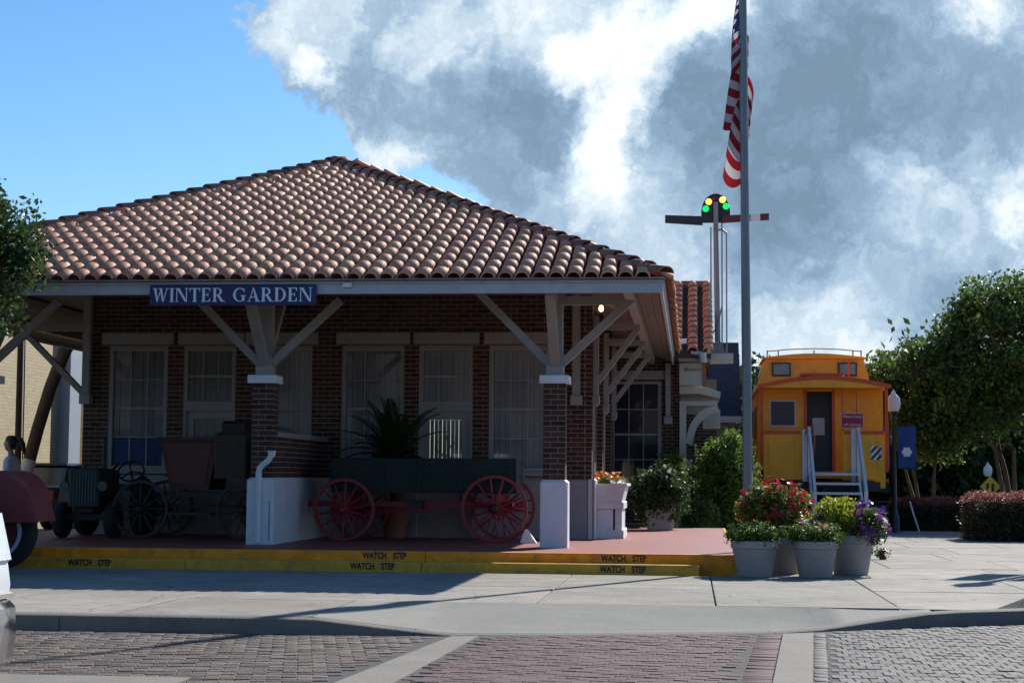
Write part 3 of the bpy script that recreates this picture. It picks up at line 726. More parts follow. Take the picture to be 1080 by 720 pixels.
MB().box(fx0-.02, fx1+.02, fy-.025, fy+.03, 3.747, 3.815).build('crown_moulding', mat('fascia_paint', (.44,.45,.47), .5, .08, 6, .1, 24, dirt=.35, dirtcol=(.25,.24,.23)), fas)
MB().box(fx1-.04, fx1, fy+.041, 12.9, 3.615, 3.745).build('fascia', mat('fascia_paint', (.44,.45,.47), .5, .08, 6, .1, 24, dirt=.35, dirtcol=(.25,.24,.23)), depot)
MB().box(fx1-.03, fx1+.025, fy+.031, 12.9, 3.747, 3.815).build('crown_moulding', mat('fascia_paint', (.44,.45,.47), .5, .08, 6, .1, 24, dirt=.35, dirtcol=(.25,.24,.23)), fas)
MB().box(fx0, fx0+.04, fy+.041, 22, 3.615, 3.745).build('fascia', mat('fascia_paint', (.44,.45,.47), .5, .08, 6, .1, 24, dirt=.35, dirtcol=(.25,.24,.23)), depot)
MB().box(fx0-.025, fx0+.03, fy+.031, 22, 3.747, 3.815).build('crown_moulding', mat('fascia_paint', (.44,.45,.47), .5, .08, 6, .1, 24, dirt=.35, dirtcol=(.25,.24,.23)), fas)
MB().chbox(-2.75, -2.62, fy-.05, fy-.027, 3.70, 3.765, .01).build('floodlight_box', WHITE, depot)
# lit bulb under the soffit
MB().lathe([(0,-.05),(.03,-.035),(.04,0),(.03,.035),(.018,.06),(.018,.09)], (.42, 4.0, 3.93), 12).build('bulb', mat('bulb_glow', (1,.55,.16), .4, 0, emit=6), depot, smooth=True)
MB().box(.39, .45, 3.97, 4.03, 4.02, 4.2).build('bulb_socket', TRIM, depot)

# tiled hip roof
APX, APY, APZ, EZ = -4.80, EY0+9.0, 7.05, 3.80
HW = 9.0; PITCH = math.atan2(APZ-EZ, HW); SL = math.hypot(APZ-EZ, HW); BY = 30.0
HWS = 6.0; PITCHS = math.atan2(APZ-EZ, HWS); SLS = math.hypot(APZ-EZ, HWS)
dk = MB()
c = [(EX0,EY0,EZ),(EX1,EY0,EZ),(EX1,BY,EZ),(EX0,BY,EZ),(APX,APY,APZ),(APX,BY-9.0,APZ)]
dk.add([(x,y,z-.02) for x,y,z in c], [(0,1,4),(1,2,5,4),(2,3,5),(3,0,4,5)])
roof = dk.build('roof', DECK, depot)
def tile_geo(L=.47, r0=.099, r1=.093, th=.014, n=7, lift=.007):
    b = MB(); vs = []
    for (yy, r, zz) in ((0, r0, lift), (L, r1, 0.)):
        for k in range(n): t = math.pi*k/(n-1); vs.append((-r*math.cos(t), yy, zz + r*.78*math.sin(t)))
    for k in range(n): t = math.pi*k/(n-1); r = r0-th; vs.append((-r*math.cos(t), 0, lift + r*.78*math.sin(t)))
    fs = [(k, k+1, n+k+1, n+k) for k in range(n-1)] + [(k+1, k, 2*n+k, 2*n+k+1) for k in range(n-1)]
    return b.add(vs, fs)
TG = tile_geo()
def geo_mesh(name, b, material, smooth=False):
    me = bpy.data.meshes.new(name); me.from_pydata(b.v, [], b.f); me.materials.append(material)
    if smooth:
        for i, p in enumerate(me.polygons): p.use_smooth = i < smooth
    return me
TME = geo_mesh('roof_tile', TG, TILE, 6)
def tiles(frame, ncol, nrow, pitch_w, expo, test):
    out = []
    for r_ in range(nrow):
        for k in range(ncol):
            s, t = (k+.5)*pitch_w, r_*expo
            if test(s, t + .5*expo, t): out.append(frame @ Matrix.Translation((s + random.uniform(-.006,.006), t + random.uniform(-.012,.012), random.uniform(0,.004))) @ Matrix.Rotation(random.uniform(-.018,.018), 4, 'Z'))
    return out
def merged(name, mats_, b, material, parent, smooth=False):
    bv = np.array(b.v); bv1 = np.concatenate([bv, np.ones((len(bv),1))], 1); bf = np.array(b.f)
    V = np.concatenate([(np.array(m_) @ bv1.T).T[:,:3] for m_ in mats_]); n = len(mats_)
    F = (bf[None] + (np.arange(n)*len(bv))[:,None,None]).reshape(-1, bf.shape[1])
    o = np_mesh(name, V, F, material, parent, np.repeat(RNG.uniform(0,1,n), len(bf))); o['kind'] = 'stuff'
    sm = np.tile(np.arange(len(bf)) < 6, n); o.data.polygons.foreach_set('use_smooth', sm)
    return o
PW, EXPO = .2256, .42
NR = int(SL/EXPO)+1; NRS = int(SLS/EXPO)+1
def ins(L, k0, k1, sl_):   # k0, k1: how far the hips move in along the eave for each metre up the slope
    return lambda s, tm, t: (tm*k0 + .02 < s < L - tm*k1 - .02) and tm < sl_-.1
F_front = Matrix.Translation((EX0, EY0-.05, EZ+.0)) @ Matrix.Rotation(PITCH, 4, 'X')
front = tiles(F_front, 52, NR, PW, EXPO, ins(EX1-EX0, (APX-EX0)/SL, (EX1-APX)/SL, SL))
# largest in view = the right and nearer part of the front slope; the rest stays one part
front.sort(key=lambda m_: (m_.translation.x < -7.6)*2 + m_.translation.y*.05)
for m_ in front[:300]: piece('roof_tile', TME, roof, m_)
rest = front[300:]
F_right = Matrix.Translation((EX1+.05, EY0, EZ)) @ Matrix.Rotation(math.pi/2, 4, 'Z') @ Matrix.Rotation(PITCHS, 4, 'X')
Ls = BY-EY0
rest += tiles(F_right, int(Ls/PW), NRS, PW, EXPO, ins(Ls, 9.0/SLS, 9.0/SLS, SLS))
F_left = Matrix.Translation((EX0-.05, BY, EZ)) @ Matrix.Rotation(-math.pi/2, 4, 'Z') @ Matrix.Rotation(PITCHS, 4, 'X')
rest += tiles(F_left, int(Ls/PW), NRS, PW, EXPO, ins(Ls, 9.0/SLS, 9.0/SLS, SLS))
merged('roof_tiles', rest, TG, TILE, roof)
HG = tile_geo(.46, .125, .105, .02, 8, .04); HME = geo_mesh('hip_tile', HG, HIPT, 7)
def hip_line(p0, p1):
    p0, p1 = Vector(p0), Vector(p1); d = p1-p0; n = int(d.length/.40); d.normalize()
    xx = d.cross(Vector((0,0,1))).normalized(); zz = xx.cross(d)
    for k in range(n+1):
        o = p0 + d*(k*.40) + Vector((0,0,.0))
        M4 = Matrix((xx, d, zz)).transposed().to_4x4(); M4.translation = o; piece('hip_tile', HME, roof, M4)
hip_line((EX1-.02, EY0+.0, EZ+.02), (APX, APY, APZ+.02)); hip_line((EX0+.02, EY0, EZ+.02), (APX, APY, APZ+.02)); hip_line((APX, APY, APZ+.02), (APX, BY-9.0, APZ+.02))

# wing at the back right with its own roof, window and hood
WGY = 13.0
wg = MB(); wg.box(-.05, .16, WGY, WGY+.25, .24, 4.1); wg.box(1.23, 1.61, WGY, WGY+.25, .24, 4.1); wg.box(.16, 1.23, WGY, WGY+.25, 3.28, 4.1); wg.box(.16, 1.23, WGY, WGY+.25, .24, .95); wg.box(1.36, 1.61, WGY+.25, 18, .24, 4.1)
wing = wg.build('wing_wall', MORTAR, depot)
brick_face((-.05, WGY, 0), (1,0,0), (0,-1,0), 1.66, .26, 4.0, [(.205,1.285,.9,3.30)], parent=wing)
brick_face((1.61, WGY, 0), (0,1,0), (1,0,0), 5, .26, 4.0, parent=wing)
MB().box(.02, 1.36, WGY-.05, WGY+.02, 3.31, 3.50).build('lintel', TRIM, depot)
window(.165, 1.225, WGY+.03, 1.0, 3.275, 4, 3, depot, blind=mat('blind_navy', (.055,.055,.085), .8))
MB().box(1.32, 1.43, WGY-.13, WGY-.01, 2.52, 3.65).build('bracket_post', TRIM, depot)
MB().chbox(1.28, 1.47, WGY-.16, WGY-.008, 2.36, 2.52, .03).build('pendant', TRIM, depot)
wr = MB(); wr.prism([(12.35,3.82),(15.5,5.60),(18.6,3.82),(18.6,3.72),(12.35,3.72)], 'x', 1.3, 2.28); wroof = wr.build('wing_roof', DECK, depot)
p2 = math.atan2(1.78, 3.15); sl2 = math.hypot(1.78, 3.15)
Fw = Matrix.Translation((1.17, 12.3, 3.84)) @ Matrix.Rotation(p2, 4, 'X')
TG2 = tile_geo(.34, .115, .095, .018, 7, .03); TM2 = geo_mesh('roof_tile', TG2, TILE, 6)
for k in range(4):
    for r_ in range(13):
        piece('roof_tile', TM2, wroof, Fw @ Matrix.Translation((.08 + k*.325, r_*.28, random.uniform(0,.008))) @ Matrix.Rotation(random.uniform(-.02,.02), 4, 'Z'))
MB().path([(1.2,15.5,5.62),(2.32,15.5,5.62)], .10, 10).build('ridge_cap', HIPT, wroof)
MB().box(1.6, 2.26, 12.38, 12.46, 3.66, 3.80).build('wing_fascia', TRIM, wroof)
# gutter outlet and small pipe on the wing eave
MB().path([(1.55,11.0,3.95),(1.78,11.0,3.97)], .05, 10).build('gutter_outlet', WHITE, depot, smooth=40)
MB().path([(1.86,12.25,3.83),(2.1,12.25,3.80)], .045, 10).tube((2.1,12.25,3.83),(2.1,12.25,3.62), .09, n=12).build('gutter_outlet', mat('galvanised', (.4,.42,.45), .4, metal=.8), depot, smooth=40)
# gable return with lettering
CREAM = mat('cream_paint', (.52,.49,.42), .7, .07, 3, .1, 40, dirt=.25, dirtcol=(.3,.27,.22))
nb_ = MB().box(1.62, 2.10, 12.62, 12.68, 3.17, 3.63).build('name_board', CREAM, depot)
MB().box(2.105, 2.18, 12.6, 12.7, 3.14, 3.63).build('board_edge', mat('cedar', (.36,.14,.05), .6, .2, 8), nb_)
text_part('Museum', .11, mat('faded_letter', (.25,.19,.17), .7), depot, (1.90, 12.615, 3.50), sx=.95, bold=.002)
hd = MB(); hd.prism([(1.62,3.15),(2.12,3.17),(2.49,3.03),(2.47,2.90),(2.0,3.0),(1.62,2.99)], 'y', 12.75, 14.6); hood = hd.build('hood', CREAM, depot)
MB().prism([(1.62,2.75),(2.42,2.75),(2.42,2.84),(1.62,2.84)], 'y', 12.80, 12.90).build('hood_beam', CREAM, hood)
arc = [(1.62+.13,1.62)]
pts_o, pts_i = [], []
for k in range(13):
    t = math.pi/2*k/12
    pts_o.append((2.42 - .66*math.sin(math.pi/2 - t)*1.0, 1.95 + .80*math.sin(t))); pts_i.append((2.46 - .56*math.cos(t), 1.90 + .70*math.sin(t)))
ab = MB()
for k in range(12):
    ab.prism([pts_o[k], pts_o[k+1], pts_i[k+1], pts_i[k]], 'y', 12.80, 12.92)
ab.build('hood_bracket', CREAM, hood)
MB().box(1.622, 1.76, 12.80, 12.92, 1.55, 2.748).build('hood_post', CREAM, hood)
MB().chbox(1.64, 1.88, 12.78, 12.94, 1.40, 1.60, .02).build('hood_corbel', CREAM, hood)
bk = MB().box(1.62, 2.45, 16.2, 16.5, .1, 3.5).build('rear_wall', MORTAR, depot)
brick_face((1.62, 16.2, 0), (1,0,0), (0,-1,0), .83, .2, 2.7, parent=bk)
MB().box(2.12, 2.5, 14.2, 14.4, 2.3, 2.72).build('hood_return', CREAM, hood)

# ------------------------------------------------------------------ name board WINTER GARDEN
sg = thing('station_sign', 'navy blue board lettered WINTER GARDEN in white under the eave', 'sign', (-4.23, -1.30, 3.46))
NAVY = mat('navy_paint', (.02,.016,.10), .5, .08, 3)
MB().chbox(-5.375, -3.095, -1.325, -1.278, 3.465, 3.735, .008).build('board', NAVY, sg)
LET = mat('sign_letter', (.78,.80,.84), .5, .04, 4)
def glyph(ch):
    """serif capitals as convex strokes in a unit-high box; returns (list of polygons, advance width)"""
    T, t, s = .17, .06, .045
    P = []
    q = lambda x0,z0,x1,z1,w0,w1=None: P.append([(x0,z0),(x0+w0,z0),(x1+(w1 if w1 else w0),z1),(x1,z1)])
    def bar(x0,x1,z0,z1): P.append([(x0,z0),(x1,z0),(x1,z1),(x0,z1)])
    def stem(x, w=T, sl=.07): bar(x,x+w,0,1); bar(x-sl,x+w+sl,0,s); bar(x-sl,x+w+sl,1-s,1)
    def ring(cx,cz,rx,rz,a0,a1,wx,wz,n=14):
        for k in range(n):
            A, B = R(a0+(a1-a0)*k/n), R(a0+(a1-a0)*(k+1)/n)
            P.append([(cx+rx*math.cos(A),cz+rz*math.sin(A)),(cx+rx*math.cos(B),cz+rz*math.sin(B)),(cx+(rx-wx)*math.cos(B),cz+(rz-wz)*math.sin(B)),(cx+(rx-wx)*math.cos(A),cz+(rz-wz)*math.sin(A))])
    if ch == 'I': stem(.07); return P, .32
    if ch == 'T':
        stem(.27); bar(0,.71,1-t,1); P.append([(0,.74),(.035,.74),(.07,1-t),(0,1-t)]); P.append([(.675,.74),(.71,.74),(.71,1-t),(.64,1-t)]); return P, .72
    if ch == 'E':
        stem(.07); bar(.1,.60,0,t); bar(.1,.60,1-t,1); bar(.1,.46,.48,.48+t); P.append([(.60,t),(.60,.28),(.565,.28),(.50,t)]); P.append([(.60,1-t),(.60,.74),(.565,.74),(.50,1-t)]); bar(.43,.47,.38,.64); return P, .68
    if ch == 'N':
        bar(.07,.13,0,1); bar(0,.21,0,s); bar(0,.14,1-s,1); q(.66,0,.07,1,.14,.20); bar(.72,.78,0,1); bar(.63,.87,1-s,1); return P, .88
    if ch == 'W':
        q(.26,0,.05,1,.10,.18); q(.26,0,.52,1,.06); q(.64,0,.43,1,.10,.18); q(.66,0,.92,1,.06); bar(0,.30,1-s,1); bar(.38,.64,1-s,1); bar(.84,1.06,1-s,1); return P, 1.05
    if ch == 'A':
        q(.08,0,.37,1,.055); q(.58,0,.34,1,.19,.10); bar(0,.24,0,s); bar(.52,.85,0,s); bar(.20,.56,.30,.36); return P, .84
    if ch == 'D':
        stem(.07); ring(.30,.5,.46,.5,-90,90,.17,.06); bar(.1,.31,0,.06); bar(.1,.31,.94,1); return P, .82
    if ch == 'R':
        stem(.07); ring(.33,.735,.30,.265,-90,90,.15,.055); bar(.1,.34,.945,1); bar(.1,.34,.47,.525); q(.58,0,.28,.49,.20,.19); bar(.66,.86,0,s); return P, .82
    if ch == 'G':
        ring(.45,.5,.45,.5,45,360-62,.17,.06,20); bar(.60,.76,.05,.42); bar(.50,.86,.42,.42+s); P.append([(.72,.66),(.76,.66),(.76,.96),(.72,.93)]); return P, .88
    return P, .35
def serif_text(txt, x0, x1, z0, h, y, material, parent):
    widths = [glyph(c)[1] if c != ' ' else .42 for c in txt]; tot = sum(widths) + .07*len(txt)
    k = (x1-x0)/tot; x = x0
    for ch, w in zip(txt, widths):
        if ch != ' ':
            b = MB()
            for i, p in enumerate(glyph(ch)[0]): b.prism([(x+px*k, z0+pz*h) for px, pz in p], 'y', y - .001 - .00025*i, y+.004)
            b.build('letter', material, parent)
        x += (w+.07)*k
serif_text('WINTER GARDEN', -5.33, -3.13, 3.508, .185, -1.327, LET, sg)

# ------------------------------------------------------------------ wagon on the porch
WRED = mat('wagon_red', (.25,.014,.02), .45, .15, 6, .1, 40, dirt=.3, dirtcol=(.1,.02,.02))
WGRN = mat('wagon_green', (.006,.018,.016), .7, .3, 8, .12, 40, dirt=.3, dirtcol=(.03,.04,.04))
IRON = mat('dark_iron', (.03,.03,.032), .5, .2, 8, .1, 50, metal=.4)
def spoked_wheel(parent, c, r, nsp, material, axis='y', rimw=.05, rimt=.045, hubm=None, name='wheel', hubr=.075, spr=.017):
    b = MB(); hw = rimw/2
    b.lathe([(r-rimt,-hw),(r,-hw),(r+.004,-hw*.6),(r+.004,hw*.6),(r,hw),(r-rimt,hw),(r-rimt,-hw)], c, 40, axis)
    b.f = [f for f in b.f if len(f) == 4]; b.t = [0]*len(b.f)
    w = b.build(name, material, parent, smooth=40)
    hb = MB().lathe([(.0,-.11),(.035,-.11),(.04,-.085),(hubr*.8,-.07),(hubr,-.02),(hubr,.02),(hubr*.8,.07),(.04,.1),(0,.1)], c, 16, axis); hb.build('hub', hubm or material, w, smooth=40)
    ph = random.uniform(0, .4)
    for k in range(nsp):
        t = 2*math.pi*k/nsp + ph; d = (math.cos(t), math.sin(t))
        def pt(q, off=0.): return (c[0]+d[0]*q, c[1]+off, c[2]+d[1]*q) if axis == 'y' else (c[0]+off, c[1]+d[0]*q, c[2]+d[1]*q)
        MB().tube(pt(hubr*.7), pt(r-rimt+.008), spr*1.2, spr*.85, 6).build('spoke', material, w)
    return w
wag = thing('farm_wagon', 'old farm wagon with dark green box and red spoked wheels on the porch', 'wagon', (-2.1, 2.1, .24))
bx = [(-3.50,-.70)]
for k, (z0, z1) in enumerate(((.985,1.225),(1.229,1.47))):
    MB().chbox(-3.48, -.70, 1.60, 1.635, z0, z1, .006).build('side_board', WGRN, wag)
    MB().chbox(-3.48, -.70, 2.565, 2.60, z0, z1, .006).build('side_board', WGRN, wag)
    MB().chbox(-3.48, -3.45, 1.637, 2.563, z0, z1, .006).build('end_board', WGRN, wag)
    MB().chbox(-.73, -.70, 1.637, 2.563, z0, z1, .006).build('end_board', WGRN, wag)
for x in (-3.40, -2.72, -2.16, -1.55, -.80):
    MB().box(x, x+.05, 1.575, 1.598, .96, 1.46).build('cleat', WGRN, wag); MB().box(x, x+.05, 2.602, 2.625, .96, 1.46).build('cleat', WGRN, wag)
MB().box(-3.48, -.70, 1.62, 2.58, .955, .984).build('floor', WGRN, wag)
for x in (-3.25, -1.01):
    MB().box(x-.06, x+.06, 1.56, 2.64, .83, .953).build('bolster', WRED, wag)
    MB().beam((x,1.45,.735),(x,2.75,.735), .09, .10).build('axle', WRED, wag)
MB().beam((-4.0,2.1,.78),(-.6,2.1,.78), .08, .08).build('reach_pole', WRED, wag)
MB().beam((-3.0,2.1,.66),(-2.0,1.75,.70), .05, .06).build('hound', WRED, wag)
MB().beam((-1.4,2.1,.74),(-.75,1.7,.80), .05, .06).build('hound', WRED, wag)
MB().box(-2.35,-2.15,1.95,2.2,.72,.84).build('coupling', IRON, wag)
for y_ in (1.49, 2.71):
    spoked_wheel(wag, (-3.25,y_,.705), .462, 14, WRED, hubm=WRED); spoked_wheel(wag, (-1.01,y_,.735), .492, 14, WRED, hubm=IRON)
ck = thing('wheel_chock', 'small white wedge chock behind the rear wagon wheel', 'chock', (-.47,1.5,.24))
MB().prism([(-.62,.243),(-.38,.243),(-.40,.27),(-.52,.44),(-.55,.44)], 'y', 1.42, 1.56).build('wedge', WHITE, ck)

# sago palm in a pot behind the wagon
palm = thing('potted_palm', 'sago palm in a terracotta pot behind the green wagon', 'palm', (-2.75,3.0,.24))
MB().lathe([(.16,.243),(.22,.62),(.245,.66),(.245,.72),(.21,.72),(.2,.66),(0,.66)], (-2.75,3.0,0), 18).build('pot', mat('terracotta', (.3,.12,.07), .8, .15, 6), palm, smooth=40)
MB().path([(-2.75,3.0,.66),(-2.74,3.0,1.0),(-2.75,3.0,1.30)], [.09,.085,.07], 9).build('trunk', BARK, palm)
def frond(base, az, el, L, nl, b, leaf=.16):
    d = Vector((math.cos(az)*math.cos(el), math.sin(az)*math.cos(el), math.sin(el))); p = Vector(base); pts = [p.copy()]
    for k in range(10):
        p = p + d*(L/10); d.z -= .11; d.normalize(); pts.append(p.copy())
    b.path(pts, [.011*(1-.07*k) for k in range(11)], 4)
    for k in range(nl):
        t = .12 + .88*k/nl; i = min(int(t*10), 9); q = pts[i].lerp(pts[i+1], t*10-i); tg = (pts[i+1]-pts[i]).normalized()
        sd = tg.cross(Vector((0,0,1))).normalized(); upv = sd.cross(tg)
        for s in (-1, 1):
            l = leaf*math.sin(math.pi*min(1, .15+t*.85))**.6 + .03
            v = (sd*s*.8 + tg*.55 + upv*.18).normalized()*l; w = tg*.016
            b.add([q-w, q+v*.5-w*.9-Vector((0,0,.004)), q+v-Vector((0,0,.02)), q+v*.5+w*.9], [(0,1,2,3)], random.random()*.9+.05)
for k in range(44):
    b = MB(); y_ = random.uniform(0, 2*math.pi)
    el = R(82) if k < 4 else random.uniform(R(10), R(75))
    L = random.uniform(.8, 1.15) if k >= 4 else random.uniform(.95, 1.25)
    if math.sin(y_) > 0: L *= .45
    frond((-2.75,2.95,1.42), y_, el, L, 34, b)
    b.build('frond', LEAFD, palm)

# antique tractor and carriage in the shade of the porch
TRG = mat('tractor_green', (.035,.05,.045), .6, .2, 5, .15, 30, dirt=.4, dirtcol=(.05,.035,.025)); TYRE = mat('tyre_rubber', (.02,.02,.02), .85, .2, 8, .2, 50)
tr = thing('antique_tractor', 'dark antique tractor with radiator grille and steering wheel on the porch', 'tractor', (-7.2,2.3,.24))
g_ = MB().chbox(-7.50,-7.02,1.50,1.62,.72,1.30,.04); gr = g_.build('radiator', TRG, tr)
for k in range(9): MB().box(-7.46+k*.047,-7.44+k*.047,1.485,1.499,.76,1.22).build('grille_bar', mat('grille_steel', (.12,.13,.13), .5, metal=.6), gr)
MB().chbox(-7.47,-7.05,1.62,2.55,.86,1.29,.06).build('hood', TRG, tr)
MB().chbox(-7.38,-7.14,1.62,2.7,.62,.86,.03).build('engine', IRON, tr)
MB().beam((-7.75,1.75,.55),(-6.75,1.75,.55),.09,.09).build('front_axle', IRON, tr)
def tyre_wheel(parent, c, r, w, axis='x', rim=None, name='wheel', frac=.58):
    t = MB(); hw = w/2
    t.lathe([(r*frac,-hw*.8),(r*.75,-hw),(r*.93,-hw*.92),(r,-hw*.6),(r,hw*.6),(r*.93,hw*.92),(r*.75,hw),(r*frac,hw*.8)], c, 28, axis); t.f = [f for f in t.f if len(f) == 4]; t.t = [0]*len(t.f)
    o = t.build(name, TYRE, parent, smooth=50)
    MB().lathe([(r*frac+.003,-hw*.75),(r*frac*.9,-hw*.6),(r*frac*.8,-hw*.3),(r*.2,-hw*.25),(r*.18,-hw*.5),(0,-hw*.5)], c, 24, axis).build('rim', rim or IRON, o, smooth=40)
    MB().lathe([(0,hw*.5),(r*.18,hw*.5),(r*.2,hw*.25),(r*frac*.8,hw*.3),(r*frac*.9,hw*.6),(r*frac+.003,hw*.75)], c, 24, axis).build('rim', rim or IRON, o, smooth=40)
    return o
for x in (-7.66,-6.86): tyre_wheel(tr, (x,1.75,.24+.27), .27, .16)
for x in (-7.72,-6.80): tyre_wheel(tr, (x,2.95,.24+.42), .42, .22)
MB().path([(-7.24,2.5,1.2),(-7.15,2.75,1.36)], .02, 8).build('steering_column', IRON, tr)
sw = MB(); cpt = Vector((-6.92,2.7,1.25)); nrm = Vector((.12,-.75,.65)).normalized(); a_ = nrm.orthogonal().normalized(); b_ = nrm.cross(a_)
ring_p = [cpt + (a_*math.cos(2*math.pi*k/24)+b_*math.sin(2*math.pi*k/24))*.20 for k in range(25)]
sw.path(ring_p, .017, 6)
for k in range(3): t = 2*math.pi*k/3; sw.tube(cpt, cpt+(a_*math.cos(t)+b_*math.sin(t))*.2, .012, n=6)
sw.tube(cpt, cpt - nrm*.35, .018, n=6); sw.build('steering_wheel', IRON, tr, smooth=40)
MB().chbox(-7.35,-7.0,2.9,3.25,.95,1.05,.03).build('seat', IRON, tr)
MB().lathe([(.035,0),(.035,.03),(.02,.05),(0,.05)], (-7.26,1.56,1.30), 12).build('radiator_cap', IRON, tr)
MB().tube((-7.12,2.0,1.28),(-7.12,2.0,1.75),.025,n=8).build('exhaust', IRON, tr)
for x in (-7.56,-6.96): MB().lathe([(0,.06),(.06,.05),(.08,0),(.075,-.01),(0,-.01)], (x,1.50,1.02), 14, 'y').build('headlamp', MATS['grille_steel'], tr, smooth=40)
for x in (-7.72,-6.80): MB().path([(x,2.5,.86),(x,2.7,1.08),(x,2.95,1.14),(x,3.2,1.08),(x,3.4,.86)], .05, 6).build('fender', TRG, tr)

CRED = mat('carriage_maroon', (.10,.022,.018), .5, .2, 5, .12, 40, dirt=.4, dirtcol=(.03,.015,.01)); WOODD = mat('dark_wood', (.06,.035,.022), .6, .3, 8, .2, 40)
cg = thing('antique_carriage', 'dark maroon antique carriage with spoked wheels beside the left column', 'carriage', (-5.6,2.3,.24))
MB().prism([(-6.20,1.72),(-5.28,1.72),(-5.42,.98),(-6.02,.98)], 'y', 1.85, 2.75).build('body', CRED, cg)
MB().prism([(-6.10,1.66),(-5.38,1.66),(-5.48,1.08),(-5.98,1.08)], 'y', 1.835, 1.849).build('panel', mat('carriage_panel', (.13,.028,.02), .4, .2, 5), cg)
MB().box(-6.26,-5.22,1.80,2.80,1.72,1.77).build('top_rail', WOODD, cg)
MB().chbox(-5.30,-4.80,1.7,2.85,1.15,1.85,.05).build('seat_back', WOODD, cg); MB().chbox(-5.22,-4.86,1.75,2.8,1.852,2.02,.04).build('hood_fold', IRON, cg)
MB().box(-6.1,-4.6,1.9,1.97,.86,.94).build('frame_rail', WOODD, cg); MB().box(-6.1,-4.6,2.63,2.70,.86,.94).build('frame_rail', WOODD, cg)
for x in (-6.40,-4.80):
    MB().beam((x,1.6,.68),(x,2.95,.68),.06,.07).build('axle', IRON, cg)
    for y_ in (1.62, 2.93): spoked_wheel(cg, (x,y_,.24+.44), .435, 12, WOODD, hubm=IRON, rimw=.045, spr=.013)
for y_ in (1.95,2.66):
    MB().path([(-6.6,y_,.78),(-6.45,y_,.88),(-6.2,y_,.93),(-5.95,y_,.86)], .018, 6).build('leaf_spring', IRON, cg)
MB().beam((-6.2,2.3,.72),(-5.0,2.3,.72),.05,.05).build('perch', WOODD, cg)
MB().chbox(-5.95,-5.3,1.55,1.85,.60,.64,.01).build('step_board', WOODD, cg)

# ------------------------------------------------------------------ white planters beside the wall
def planter(loc, label):
    p = thing('planter_box', label, 'planter', loc); x, y, z = loc
    MB().chbox(x-.27,x+.27,y-.72,y+.72,z+.003,z+.14,.01).build('foot', WHITE, p)
    MB().chbox(x-.16,x+.10,y-.66,y+.66,z+.14,z+.47,.01).build('pedestal', WHITE, p)
    MB().chbox(x+.13,x+.24,y-.66,y+.66,z+.14,z+.47,.01).build('leg', WHITE, p)
    MB().chbox(x-.29,x+.27,y-.71,y+.71,z+.47,z+.58,.01).build('shelf', WHITE, p)
    b = MB(); q = [(x-.27,y-.71),(x+.24,y-.71),(x+.24,y+.71),(x-.27,y+.71)]; t = [(x-.29,y-.76),(x+.30,y-.76),(x+.30,y+.76),(x-.29,y+.76)]
    b.add([(a,c,z+.58) for a,c in q]+[(a,c,z+.83) for a,c in t], [(3,2,1,0),(0,1,5,4),(1,2,6,5),(2,3,7,6),(3,0,4,7),(4,5,6,7)]); b.build('box', WHITE, p)
    MB().chbox(x-.31,x+.33,y-.78,y+.78,z+.83,z+.87,.008).build('rim', WHITE, p)
    return p
planter((.53,4.42,.24), 'white wooden planter box on legs beside the depot corner')
ORG = leafmat('petal_orange', (.75,.20,.02), .3, .3); WHT = leafmat('petal_white', (.75,.75,.72), .15, .3); REDF = leafmat('petal_red', (.55,.02,.025), .35, .25); PUR = leafmat('petal_purple', (.24,.035,.30), .45, .3); PEA = leafmat('petal_peach', (.75,.36,.2), .25, .3)
def flowers(name, pts, size, material, parent):
    # each bloom is a ring of five petals facing up and out
    o0 = np.array(root_loc(parent)); V = []; F = []; n = 0
    for p in pts:
        p = np.array(p) - o0; nz = RNG.normal(size=3)*.5 + np.array([0,-.5,.8]); nz /= np.linalg.norm(nz)
        a = np.cross(nz, [1,.2,.1]); a /= np.linalg.norm(a); b = np.cross(nz, a); s = size*RNG.uniform(.7,1.25)
        for k in range(5):
            t = 2*math.pi*k/5; d = a*math.cos(t)+b*math.sin(t); e = -a*math.sin(t)+b*math.cos(t)
            V += [p, p+d*s*.6+e*s*.38+nz*s*.15, p+d*s+nz*s*.25, p+d*s*.6-e*s*.38+nz*s*.15]; F.append((n,n+1,n+2,n+3)); n += 4
    o = np_mesh(name, np.array(V), np.array(F), material, parent, np.repeat(RNG.uniform(0,1,len(pts)),5)); o['kind'] = 'stuff'; return o
def rnd_ell(c, r, n): 
    d = RNG.normal(size=(n,3)); d /= np.linalg.norm(d,axis=1)[:,None]; return np.array(c) + d*np.array(r)*RNG.uniform(.55,1.05,(n,1))
for (x, y_, lab, dens) in ((.53,4.42,'orange and white flowers in the white planter box',1),):
    fl = thing('flower_bed', lab, 'flowers', (x,y_,1.10))
    P, _ = clumps((x+.02,y_,1.14), (.25,.65,.07), 110, 14, .035, .3); leaves('foliage', P, .06, LEAF, fl)['kind'] = 'stuff'
    flowers('orange_blooms', [(x+random.uniform(-.22,.20), y_+random.uniform(-.68,.5), 1.19+random.uniform(-.03,.10)) for _ in range(int(90*dens))], .036, ORG, fl)
    flowers('white_blooms', [(x+random.uniform(.0,.30), y_+random.uniform(-.76,-.3), 1.12+random.uniform(-.03,.05)) for _ in range(int(26*dens))], .03, WHT, fl)

